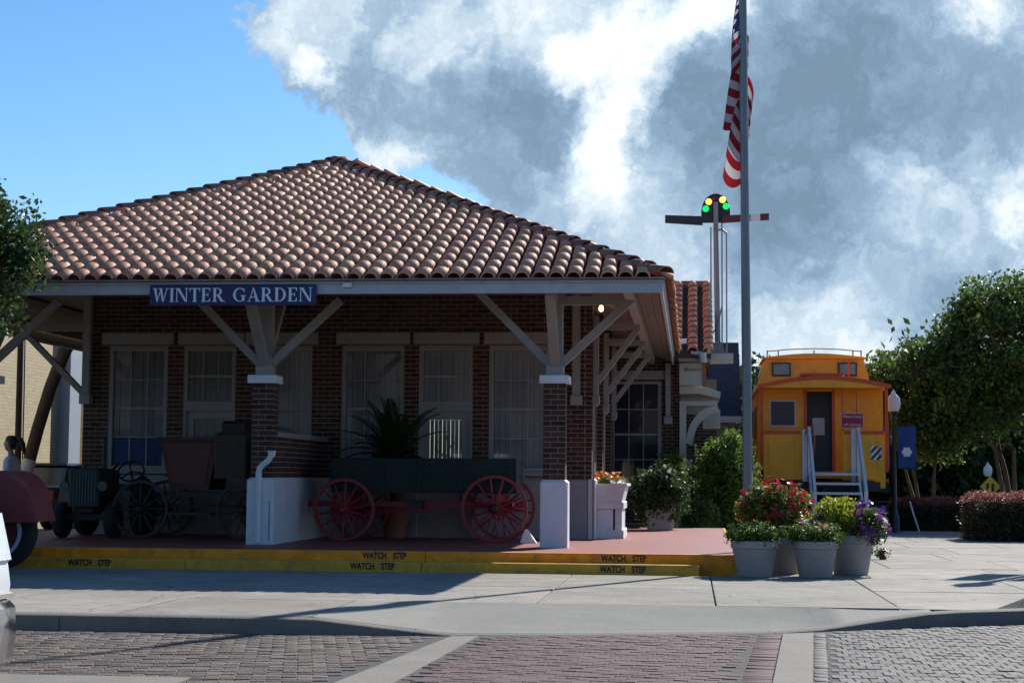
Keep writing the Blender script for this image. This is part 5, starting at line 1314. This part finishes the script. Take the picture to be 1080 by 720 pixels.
# low far planting along the back of the park (reads as one mass)
P, _ = clumps((14,62,1.0), (30,3,3.2), 900, 34, .8, .05); hb_ = leaves('far_shrubbery', P, .55, LEAFD, None); tag(hb_, 'dark mass of far trees closing the back of the park', 'trees', kind='stuff')
# left: tree whose branches reach in front of the roof corner
tree('street_tree', 'leafy tree reaching in from the left in front of the tiled roof', (-8.7,-3.6,0), 1, 2.2, .14, 2, (-8.35,-3.2,4.1), (1.6,1.5,1.25), 210, 75, .09, LEAFD, .17, 'trees by the street', .35, extra=[((-7.1,-2.9,4.25),(.62,.7,.62),34),((-6.9,-2.9,3.75),(.5,.5,.55),22),((-6.75,-2.8,3.95),(.45,.4,.22),10)])
lt = tree('leaning_tree', 'leaning tree trunk with white painted foot before the cream building', (-11.27,9.0,0), 1, .01, .12, 0, (-9.2,10,5.9), (1.0,1.0,.6), 4, 10, .14, LEAF, .2, 'trees by the street')
MB().path([(-11.27,9.0,-.1),(-11.15,9.0,1.3),(-10.95,9.0,2.1),(-10.72,9.0,2.9),(-10.48,9.05,3.6),(-10.1,9.2,4.3),(-9.5,9.6,5.2)], [.14,.13,.125,.125,.13,.11,.09], 10).build('stem', BARK, lt, smooth=60)
MB().path([(-11.27,9.0,0),(-11.15,9.0,1.3),(-11.10,9.0,1.5)], [.145,.137,.132], 10).build('painted_foot', WHITE, lt, smooth=60)
up_ = thing('utility_pole', 'thin dark wooden pole standing by the cream building', 'pole', (-11.5,9.4,0)); MB().path([(-11.5,9.4,-.05),(-11.52,9.4,4.6)], [.075,.06], 10).build('pole', mat('dark_pole', (.05,.04,.032), .9, .2, 5), up_, smooth=50)

# hedges
def hedge(name, label, x0, x1, y0, y1, h, skew=0.):
    s = thing(name, label, 'hedge', ((x0+x1)/2,(y0+y1)/2,-.05), 'clipped hedges by the caboose')
    MB().chbox(x0+.12,x1-.12,y0+.12,y1-.12,-.05,h-.1,.1).build('inner_twigs', mat('hedge_core', (.018,.016,.012), .95), s)
    A = (x1-x0)*(y1-y0); n = 0; Ps = []
    for (fx, fy_, fz, cnt) in ((None,y0,None,(x1-x0)*h),(None,None,h,A),(x0,None,None,(y1-y0)*h),(x1,None,None,(y1-y0)*h)):
        m_ = int(cnt*1500); q = np.stack([RNG.uniform(x0,x1,m_),RNG.uniform(y0,y1,m_),RNG.uniform(-.05,h,m_)],1)
        if fx is not None: q[:,0] = fx + RNG.normal(0,.05,m_)
        if fy_ is not None: q[:,1] = fy_ + RNG.normal(0,.05,m_)
        if fz is not None: q[:,2] = fz + RNG.normal(0,.035,m_) + .05*np.sin(q[:,0]*5)*np.sin(q[:,1]*4)
        Ps.append(q)
    P = np.concatenate(Ps); top = P[:,2] > h-.12
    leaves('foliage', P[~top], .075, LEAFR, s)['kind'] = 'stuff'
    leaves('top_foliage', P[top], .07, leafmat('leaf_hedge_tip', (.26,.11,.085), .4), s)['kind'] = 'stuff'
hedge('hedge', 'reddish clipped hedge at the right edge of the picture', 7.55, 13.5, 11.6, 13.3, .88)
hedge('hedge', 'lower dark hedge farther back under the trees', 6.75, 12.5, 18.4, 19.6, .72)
# low brown plant at foot of the caboose steps
shrub('ground_plant', 'low dark plant on the pavement right of the flower pots', 'plant', (4.75,2.9,.05), (.24,.2,.07), 40, 26, .045, LEAFD, ground=.0, crad=.04)
MB_ = thing('bicycle_stand', 'thin bent metal stand in front of the far hedge', 'stand', (7.2,17.6,0)); MB().path([(7.2,17.6,-.02),(7.05,17.6,.45),(6.98,17.6,.72)], .022, 6).build('tube', GAL, MB_)

# ------------------------------------------------------------------ far sign, cars
psn = thing('crossing_sign', 'yellow diamond pedestrian crossing sign far behind the hedge', 'sign', (12.3,38,-1.5)); YS = mat('sign_yellow', (.55,.33,.02), .5)
MB().tube((12.3,38.05,-1.5),(12.3,38.05,1.3),.04,n=8).build('post', LPB, psn)
MB().prism([(12.3-.36,1.02),(12.3,.68),(12.3+.36,1.02),(12.3,1.40)], 'y', 38, 38.02).build('plate', YS, psn); MB().box(11.95,12.65,38,38.02,.50,.66).build('lower_plate', YS, psn)
for x in (12.2, 12.38): MB().prism([(x-.05,.86),(x+.05,.86),(x+.04,1.14),(x-.04,1.14)], 'y', 37.985, 37.998).build('symbol', BLACK, psn)
def car(name, label, loc, rz, paint, kind='sedan', group='parked cars'):
    t = thing(name, label, 'car', loc, group, rz)
    # local: front towards +x, length 4.5, width 1.76; built round the origin then placed by the empty
    t.location = (0,0,0); t.rotation_euler[2] = 0
    prof = [(-2.22,.42),(-2.25,.72),(-2.15,.95),(-1.5,1.0),(.85,.98),(1.9,.86),(2.2,.68),(2.22,.40),(2.0,.26),(-2.0,.26)]
    b = MB(); W_ = .88
    def ringv(y, k, zc=.6): return [(x*(1-.02*k), y, zc+(z-zc)*(1-.05*k)) for x, z in prof]
    secs = [(-W_,1.2),(-W_+.06,.3),(-.4,0),(.4,0),(W_-.06,.3),(W_,1.2)]; n = len(prof); vs = []; fs = []
    for y_, k in secs: vs += ringv(y_, k)
    for i in range(len(secs)-1):
        for j in range(n): fs.append((i*n+j, i*n+(j+1)%n, (i+1)*n+(j+1)%n, (i+1)*n+j))
    fs += [tuple(range(n)), tuple(range((len(secs)-1)*n, len(secs)*n))[::-1]]
    b.add(vs, fs).build('body', paint, t, smooth=35)
    if kind == 'sedan': cbp = [(-1.75,.97),(-1.05,1.38),(-.1,1.42),(.25,1.38),(1.0,.97)]
    else: cbp = [(-2.1,.97),(-1.9,1.55),(-.2,1.6),(.25,1.52),(1.0,.97)]
    gl = MB(); m_ = len(cbp); vs = [(x, s*(.80 if z < 1 else .60), z) for s in (-1,1) for x, z in cbp]
    gl.add(vs, [(k,k+1,m_+k+1,m_+k) for k in range(m_-1)] + [tuple(range(m_)), tuple(range(m_,2*m_))[::-1]]).build('cabin_glass', mat('car_glass', (.02,.025,.03), .15, .1, 3, spec=.3), t)
    rf = MB(); z_ = cbp[1][1]
    rf.add([(cbp[1][0]-.05,-.61,z_+.005),(cbp[3][0]+.05,-.61,cbp[3][1]+.005),(cbp[3][0]+.05,.61,cbp[3][1]+.005),(cbp[1][0]-.05,.61,z_+.005),(cbp[1][0],-.56,z_+.055),(cbp[3][0],-.56,cbp[3][1]+.05),(cbp[3][0],.56,cbp[3][1]+.05),(cbp[1][0],.56,z_+.055)],
        [(3,2,1,0),(4,5,6,7),(0,1,5,4),(1,2,6,5),(2,3,7,6),(3,0,4,7)]).build('roof', paint, t, smooth=35)
    for s in (-1,1):
        for xa, za in ((1.32,.31),(-1.35,.31)): tyre_wheel(t, (xa,s*.80,.32), .32, .2, 'y', mat('alloy', (.4,.4,.42), .35, metal=.8))
        MB().chbox(-2.26,-2.12,s*.66-.16,s*.66+.16,.70,.88,.02).build('taillight', mat('taillight_red', (.42,.015,.02), .25), t)
        MB().chbox(2.02,2.20,s*.66-.16,s*.66+.16,.62,.75,.02).build('headlight', mat('lamp_clear', (.7,.72,.75), .2), t)
    MB().chbox(-2.30,-2.16,-.82,.82,.38,.56,.03).build('bumper', paint, t)
    MB().box(-2.275,-2.25,-.26,.26,.72,.84).build('number_plate', WHITE, t)
    t.location = loc; t.rotation_euler[2] = rz
    return t
car('parked_car', 'dark sedan with silver trim and red tail light behind the red fender', (-11.45,11.6,.0), R(88), mat('paint_dark', (.025,.035,.04), .25, .05, 2))
car('parked_car', 'white car parked beyond the caboose wheels', (9.2,42,-1.3), R(8), mat('paint_white', (.7,.72,.74), .3, .04, 2), 'suv')
car('parked_car', 'pale silver car parked beyond the street lamp', (12.0,41,-1.35), R(4), mat('paint_silver', (.5,.53,.56), .3, .04, 2), 'suv')
car('parked_car', 'white car parked far right beyond the hedge', (15.6,43,-1.45), R(2), MATS['paint_white'], 'suv')

# ------------------------------------------------------------------ cream brick building on the left
CBK = bpy.data.materials.new('cream_brick'); CBK.use_nodes = True; n_, l_ = CBK.node_tree.nodes, CBK.node_tree.links; bs_ = n_['Principled BSDF']; bs_.inputs['Roughness'].default_value = .85
tcx = n_.new('ShaderNodeTexCoord'); sx_ = n_.new('ShaderNodeSeparateXYZ'); l_.new(tcx.outputs['Object'], sx_.inputs[0]); mp = n_.new('ShaderNodeCombineXYZ'); ad_ = n_.new('ShaderNodeMath'); ad_.operation = 'ADD'; l_.new(sx_.outputs['X'], ad_.inputs[0]); l_.new(sx_.outputs['Y'], ad_.inputs[1]); l_.new(ad_.outputs[0], mp.inputs['X']); l_.new(sx_.outputs['Z'], mp.inputs['Y'])
bt = n_.new('ShaderNodeTexBrick'); bt.inputs['Scale'].default_value = 1; bt.inputs['Brick Width'].default_value = .215; bt.inputs['Row Height'].default_value = .075; bt.inputs['Mortar Size'].default_value = .006
bt.inputs['Color1'].default_value = (.50,.43,.27,1); bt.inputs['Color2'].default_value = (.43,.36,.22,1); bt.inputs['Mortar'].default_value = (.36,.30,.19,1); l_.new(mp.outputs[0], bt.inputs['Vector']); l_.new(bt.outputs['Color'], bs_.inputs['Base Color'])
bu = n_.new('ShaderNodeBump'); bu.inputs['Strength'].default_value = .5; bu.inputs['Distance'].default_value = .01; l_.new(bt.outputs['Fac'], bu.inputs['Height']); bu.invert = True; l_.new(bu.outputs[0], bs_.inputs['Normal'])
cbld = thing('cream_building', 'cream painted brick building beyond the left end of the porch', 'building', (-18,14.5,0))
MB().box(-26,-13.0,2,16.2,-.3,5.2).build('wall', CBK, cbld); MB().box(-26.1,-12.9,1.9,16.3,5.2,5.45).build('parapet', CREAM, cbld)
MB().box(-12.998,-12.75,15.5,16.25,-.2,5.1).build('corner_pilaster', mat('pale_blue_paint', (.30,.35,.41), .6, .05, 3), cbld)
MB().path([(-12.97,13.2,4.5),(-12.97,13.25,3.0),(-12.97,13.3,0)], .015, 5).build('cable', IRON, cbld)
MB().box(-16,-12.9,19,26,-.3,3.0).build('side_annex', CBK, cbld); MB().box(-16.1,-12.8,18.9,26,3.0,3.15).build('annex_roof', WHITE, cbld)

# building with dark shingle roof behind the hood
hb2 = thing('shingled_house', 'house with a dark shingle roof behind the depot wing', 'house', (1.5,21,0))
SH = mat('shingle', (.045,.055,.065), .9, .25, 6, .4, 30, rnd=.3)
MB().box(-2.5,3.0,21.2,26,-.2,2.80).build('wall', CREAM, hb2); MB().box(-2.7,3.15,20.75,20.9,2.66,2.82).build('fascia', WHITE, hb2)
rp = math.atan2(2.1, 2.6); sl = math.hypot(2.1, 2.6); rr = MB()
rr.add([(-2.7,20.75,2.83),(3.15,20.75,2.83),(3.15,23.35,4.93),(-2.7,23.35,4.93),(-2.7,26,2.83),(3.15,26,2.83)], [(0,1,2,3),(3,2,5,4),(1,5,2),(0,3,4)]); rf2 = rr.build('roof', SH, hb2)
sbm = MB(); 
shg = geo_mesh('shingle', MB().box(-.14,.14,0,.24,0,.012), SH)
F2 = Matrix.Translation((0,20.75,2.84)) @ Matrix.Rotation(rp, 4, 'X')
for r_ in range(int(sl/.19)):
    for k in range(6): piece('shingle', shg, rf2, F2 @ Matrix.Translation((3.0-k*.285-(r_%2)*.14, r_*.19-.02, .006+random.uniform(0,.005))) @ Matrix.Rotation(-.05, 4, 'X'))

# ------------------------------------------------------------------ red vintage truck at the left edge
RT = mat('faded_red_paint', (.30,.055,.055), .5, .12, 2.5, .06, 30, dirt=.3, dirtcol=(.18,.05,.05))
vt = thing('vintage_truck', 'faded red vintage truck with rounded fender at the left edge', 'truck', (-8.2,-3.3,0))
def fender(x0, x1, y0, y1, zb, ztop, skirt):
    b = MB(); n = 18; vs = []; fs = []
    secs = [(y0,.0),(y0+.03,.035),(y0+.09,.065),((y0+y1)/2,.085),(y1,.085)]
    for y_, lift in secs:
        for k in range(n+1):
            t = k/n; x = x0+(x1-x0)*t; cx_ = (x0+x1)/2-.04; hw = (x1-x0)/2
            s = (x-cx_)/hw; z = zb + (ztop-zb-.085)*max(0, 1-abs(s)**2.6)**.42 + lift*max(0,1-abs(s)**3)
            vs.append((x, y_, z))
    m_ = n+1
    for i in range(len(secs)-1):
        for k in range(n): fs.append((i*m_+k, i*m_+k+1, (i+1)*m_+k+1, (i+1)*m_+k))
    b.add(vs, fs)
    b.add([vs[k] for k in range(n+1)] + [(v[0]+(.012 if k > n/2 else -.012), y0-.012, zb-.015) for k, v in enumerate(vs[:n+1])], [(k,k+1,m_+k+1,m_+k) for k in range(n)])
    return b
fe = fender(-7.08,-6.10,-2.98,-2.35,.60,1.235,True).build('fender', RT, vt, smooth=50)
MB().path([(-7.05,-2.995,.60),(-6.08,-2.995,.60)], .013, 6).build('fender_lip', RT, fe)
MB().beam((-7.0,-2.99,.68),(-6.12,-2.99,.68),.012,.02).build('fender_bead', RT, fe)
wv = tyre_wheel(vt, (-6.66,-2.78,.47), .47, .24, 'y', mat('wheel_red', (.16,.02,.03), .5), frac=.62)
MB().lathe([(.285,-.128),(.335,-.132),(.335,-.122),(.285,-.12),(.285,-.128)], (-6.66,-2.78,.47), 32, 'y').nocap().build('white_ring', mat('ring_pale', (.55,.57,.68), .5), wv, smooth=40)
tyre_wheel(vt, (-9.9,-2.78,.47), .47, .24, 'y', MATS['wheel_red'], frac=.62)
for x in (-6.66,-9.9): tyre_wheel(vt, (x,-4.35,.47), .47, .24, 'y', MATS['wheel_red'], frac=.62)
fender(-7.08,-6.10,-4.2,-4.78,.60,1.235,True).build('fender', RT, vt, smooth=50)
fender(-10.4,-9.4,-2.98,-2.35,.60,1.235,True).build('fender', RT, vt, smooth=50); fender(-10.4,-9.4,-4.2,-4.78,.60,1.235,True).build('fender', RT, vt, smooth=50)
MB().chbox(-8.2,-7.12,-4.1,-3.0,.6,1.45,.15).build('hood', RT, vt); MB().chbox(-9.4,-8.2,-4.3,-2.85,.55,1.95,.2).build('cab', RT, vt)
MB().chbox(-10.9,-9.4,-4.3,-2.85,.75,1.25,.04).build('cargo_bed', RT, vt); MB().box(-10.6,-6.9,-4.0,-3.1,.42,.56).build('chassis', IRON, vt)
MB().box(-9.1,-8.5,-2.846,-2.835,1.4,1.8).build('cab_window', MATS['car_glass'], vt)
MB().chbox(-7.118,-7.08,-3.9,-3.2,.7,1.35,.02).build('grille', MATS['grille_steel'], vt)

vt.location.x -= .10
# ------------------------------------------------------------------ white pickup nosing in at the lower left
WP = mat('pickup_white', (.72,.74,.75), .25, .03, 2); CHR = mat('chrome', (.6,.62,.65), .12, .05, 4, metal=1)
pk = thing('pickup_truck', 'white pickup truck with chrome bumper entering at the lower left corner', 'truck', (-4,-16.4,ROADZ))
PX, PY = -1.17, -15.75
NX = .0
nose = [(-1.95,1.16),(-1.50,1.13),(-1.37,1.08),(-1.31,1.01),(-1.285,.92),(-1.26,.84),(-1.24,.76),(-1.228,.68),(-1.235,.61),(-2.6,.61),(-2.6,1.18)]
fb = MB(); 
for k, (ya, yb, ins_) in enumerate(((-16.02,-15.96,.0),(-17.6,-17.54,.0))): pass
fb.prism([(a+NX,c) for a,c in nose], 'y', -17.7, -15.98); bd = fb.build('front_body', WP, pk, smooth=50)
MB().chbox(-2.6,-1.85,-17.55,-16.1,1.10,1.22,.06).build('hood', WP, pk)
MB().prism([(a+NX,c) for a,c in [(-1.30,.99),(-1.27,.88),(-1.243,.78),(-1.228,.79),(-1.25,.88),(-1.28,1.0)]], 'y', -16.42, -15.975).build('headlight', MATS['lamp_clear'], pk)
MB().prism([(a+NX-.04,c) for a,c in [(-1.55,1.0),(-1.30,.80),(-1.30,.74),(-1.62,.70)]], 'y', -15.978, -15.970).build('side_marker', IRON, pk)
bm_ = MB(); prof = [(0,.335),(.02,.345),(.035,.46),(.03,.585),(.0,.615),(-.10,.62),(-.10,.33)]
pth = [(-1.75,-15.90),(-1.42,-15.88),(-1.28,-15.93),(-1.20,-16.06),(-1.18,-16.3),(-1.17,-16.8),(-1.18,-17.4),(-1.24,-17.66),(-1.42,-17.8),(-1.75,-17.8)]
vs = []; fs = []
for k, (x, y_) in enumerate(pth):
    a_, b_ = Vector(pth[max(0,k-1)]), Vector(pth[min(len(pth)-1,k+1)]); t_ = (b_-a_).normalized(); nn_ = Vector((-t_.y, t_.x))
    vs += [(x+nn_.x*o, y_+nn_.y*o, z) for o, z in prof]
n = len(prof)
for k in range(len(pth)-1):
    for j in range(n): fs.append((k*n+j, k*n+(j+1)%n, (k+1)*n+(j+1)%n, (k+1)*n+j))
bm_.add(vs, fs).build('bumper', CHR, pk, smooth=40)
MB().chbox(-1.45,-1.21,-16.3,-15.99,.62,.645,.005).build('bumper_pad', mat('tan_plastic', (.30,.27,.22), .7), pk)
MB().chbox(-7.0,-2.602,-17.68,-16.0,.40,1.12,.06).build('body', WP, pk)
cbk = MB(); cbk.add([(-4.9,-17.6,1.12),(-2.75,-17.6,1.12),(-2.75,-16.08,1.12),(-4.9,-16.08,1.12),(-4.75,-17.45,1.78),(-3.35,-17.45,1.78),(-3.35,-16.23,1.78),(-4.75,-16.23,1.78)], [(0,1,5,4),(1,2,6,5),(2,3,7,6),(3,0,4,7),(4,5,6,7)]); cbk.build('cab', MATS['car_glass'], pk)
MB().chbox(-4.75,-3.35,-17.47,-16.21,1.78,1.85,.04).build('roof', WP, pk)
for x in (-2.15,-5.7):
    for y_ in (-16.1,-17.6): tyre_wheel(pk, (x,y_,ROADZ+.38), .38, .26, 'y', MATS['alloy'])

pk.location.x += .02
# ------------------------------------------------------------------ person behind the red truck
pn = thing('person', 'person with a dark ponytail in a pale lilac T-shirt behind the red truck', 'person', (-9.42,4.0,.0))
px, py, gz = -9.42, 4.0, .10
SKIN = mat('skin', (.42,.24,.17), .55, .05, 4); LIL = mat('lilac_shirt', (.68,.65,.80), .85, .08, 10, .2, 20); DEN = mat('denim', (.06,.08,.14), .9, .12, 12); HAIR = mat('dark_hair', (.022,.014,.011), .45, .3, 30, .3, 90)
# standing, facing -x (to the left)
def loft(b, rings, n=16):      # rings: (cx, cy, z, rx, ry)
    vs = [(cx+rx*math.cos(2*math.pi*k/n), cy+ry*math.sin(2*math.pi*k/n), z) for cx, cy, z, rx, ry in rings for k in range(n)]
    fs = [(i_*n+k, i_*n+(k+1)%n, (i_+1)*n+(k+1)%n, (i_+1)*n+k) for i_ in range(len(rings)-1) for k in range(n)]
    fs += [tuple(range(n-1,-1,-1)), tuple(range((len(rings)-1)*n, len(rings)*n))]
    return b.add(vs, fs)
def fused(b, name, material, parent, vox=.014):
    o = b.build(name, material, parent, smooth=True)
    rmm = o.modifiers.new('remesh', 'REMESH'); rmm.mode = 'VOXEL'; rmm.voxel_size = vox; rmm.use_smooth_shade = True
    sm_ = o.modifiers.new('smooth', 'SMOOTH'); sm_.iterations = 4; sm_.factor = .5
    return o
hx = px-.03
bd_ = MB()
loft(bd_, [(px,py,.86,.11,.16),(px,py,.98,.115,.165),(px,py,1.12,.095,.13),(px,py,1.30,.11,.15),(px,py,1.42,.10,.165),(px,py,1.47,.075,.12),(px-.005,py,1.50,.052,.055),(px-.01,py,1.56,.048,.048),(hx-.01,py,1.595,.06,.05),(hx-.005,py,1.63,.085,.064),(hx,py,1.68,.097,.073),(hx+.005,py,1.74,.098,.077),(hx+.008,py,1.79,.082,.066),(hx+.008,py,1.82,.045,.038)])
for sgn in (-1, 1):
    bd_.path([(px,py+sgn*.15,1.43),(px+.02,py+sgn*.205,1.30),(px+.03,py+sgn*.225,1.17),(px-.09,py+sgn*.215,1.13),(px-.20,py+sgn*.18,1.20),(px-.27,py+sgn*.16,1.225)], [.052,.046,.038,.035,.028,.03], 10)
    bd_.path([(px,py+sgn*.09,.92),(px-.01,py+sgn*.095,.68),(px+.0,py+sgn*.10,.46),(px+.03,py+sgn*.10,.26),(px+.03,py+sgn*.10,.06)], [.085,.075,.055,.052,.035], 12)
    bd_.path([(px+.06,py+sgn*.10,.045),(px-.02,py+sgn*.105,.045),(px-.15,py+sgn*.115,.035)], [.035,.042,.03], 10)
fused(bd_, 'body', SKIN, pn)
sh_ = MB(); loft(sh_, [(px,py,.93,.135,.185),(px,py,1.12,.118,.155),(px,py,1.30,.13,.172),(px,py,1.42,.118,.188),(px,py,1.475,.09,.14),(px-.003,py,1.495,.064,.07)])
for sgn in (-1, 1): sh_.path([(px,py+sgn*.14,1.43),(px+.02,py+sgn*.205,1.31),(px+.025,py+sgn*.225,1.22)], [.07,.066,.066], 12)
fused(sh_, 'shirt', LIL, pn)
so_ = MB(); loft(so_, [(px,py,.80,.125,.18),(px,py,.95,.128,.182),(px,py,1.0,.122,.175)])
for sgn in (-1, 1): so_.path([(px,py+sgn*.09,.86),(px-.01,py+sgn*.097,.58)], [.098,.092], 12)
fused(so_, 'shorts', DEN, pn)
ha_ = MB(); loft(ha_, [(hx+.055,py,1.60,.03,.05),(hx+.045,py,1.65,.066,.078),(hx+.035,py,1.71,.086,.088),(hx+.02,py,1.765,.102,.088),(hx+.015,py,1.81,.088,.074),(hx+.015,py,1.84,.05,.042)])
ha_.path([(hx+.09,py,1.77),(hx+.17,py,1.775),(hx+.215,py,1.70),(hx+.235,py,1.60),(hx+.265,py,1.50)], [.03,.045,.05,.04,.012], 10)
fused(ha_, 'hair', HAIR, pn)
fc = MB(); fc.lathe([(0,-.02),(.014,-.01),(.012,.0)], (px-.128,py,1.69), 8, 'x'); fc.build('nose', SKIN, pn, smooth=True)
MB().lathe([(0,-.006),(.006,-.004),(.006,.004),(0,.006)], (px-.118,py,1.645), 8, 'y').build('mouth', mat('lip', (.35,.12,.1), .5), pn, smooth=True)
for s in (-1,1):
    MB().lathe([(0,-.006),(.011,0),(0,.006)], (px-.117,py+s*.034,1.725), 8, 'x').build('eye', BLACK, pn, smooth=True)
    MB().lathe([(0,-.008),(.022,0),(0,.012)], (px-.03,py+s*.078,1.70), 8, 'y').build('ear', SKIN, pn, smooth=True)
for s in (-1,1):
    for f_ in range(4):
        y_ = py+s*(.16)-.03+f_*.02; L_ = (.055,.065,.06,.045)[f_]
        MB().path([(px-.27,y_,1.225),(px-.27-L_*.6,y_,1.24),(px-.275-L_*.85,y_,1.22)], [.009,.0085,.007], 6).build('finger', SKIN, pn, smooth=True)
    MB().path([(px-.25,py+s*.16-.035,1.235),(px-.28,py+s*.16-.05,1.265),(px-.30,py+s*.16-.045,1.28)], [.011,.01,.008], 6).build('thumb', SKIN, pn, smooth=True)
bg_ = thing('green_bag', 'bright green bag held by the person at the left edge', 'bag', (px-.30,py-.0,1.2)); MB().chbox(px-.50,px-.30,py-.14,py+.14,1.30,1.62,.06).build('bag', mat('lime_plastic', (.25,.5,.03), .5), bg_)

# ------------------------------------------------------------------ storefronts across the street, behind the viewpoint (unseen, added to block low sky light and for window reflections)
def storefront(x0, x1, h, label, colr, nm):
    t = thing('storefront', label, 'building', ((x0+x1)/2, -41, -.13), 'unseen storefronts added across the street')
    bm = mat(nm, colr, .85, .2, 1.2, .4, 20)
    MB().box(x0, x1, -50, -40, -.13, h).build('wall', bm, t); MB().box(x0-.05, x1+.05, -40.0, -39.75, h-.5, h-.15).build('cornice', bm, t)
    n = max(2, int((x1-x0)/3))
    for k in range(n):
        a = x0 + (x1-x0)*(k+.2)/n; b = x0 + (x1-x0)*(k+.8)/n
        MB().box(a, b, -39.99, -39.93, .5, 2.7).build('shop_window', MATS['car_glass'], t)
        MB().box(a+.3, b-.3, -39.99, -39.94, 4.2, 6.0).build('window', MATS['car_glass'], t)
    MB().prism([(-40,3.4),(-40,3.5),(-37.6,2.95),(-37.6,2.85)], 'x', x0+.2, x1-.2).build('awning', mat('awning_green', (.02,.05,.03), .9), t)
storefront(-42,-20,8.6,'unseen long dark storefront across the street, added to block low sky light',(.075,.07,.068),'front_brown')
storefront(-19.9,-4,9.4,'unseen tall dark storefront across the street, added to block low sky light',(.075,.07,.068),'front_red')
storefront(-3.9,14,8.4,'unseen dark grey storefront across the street, added to block low sky light',(.075,.07,.068),'front_grey')
storefront(14.1,40,9.0,'unseen wide dark storefront by the corner, added to block low sky light',(.075,.07,.068),'front_dark')
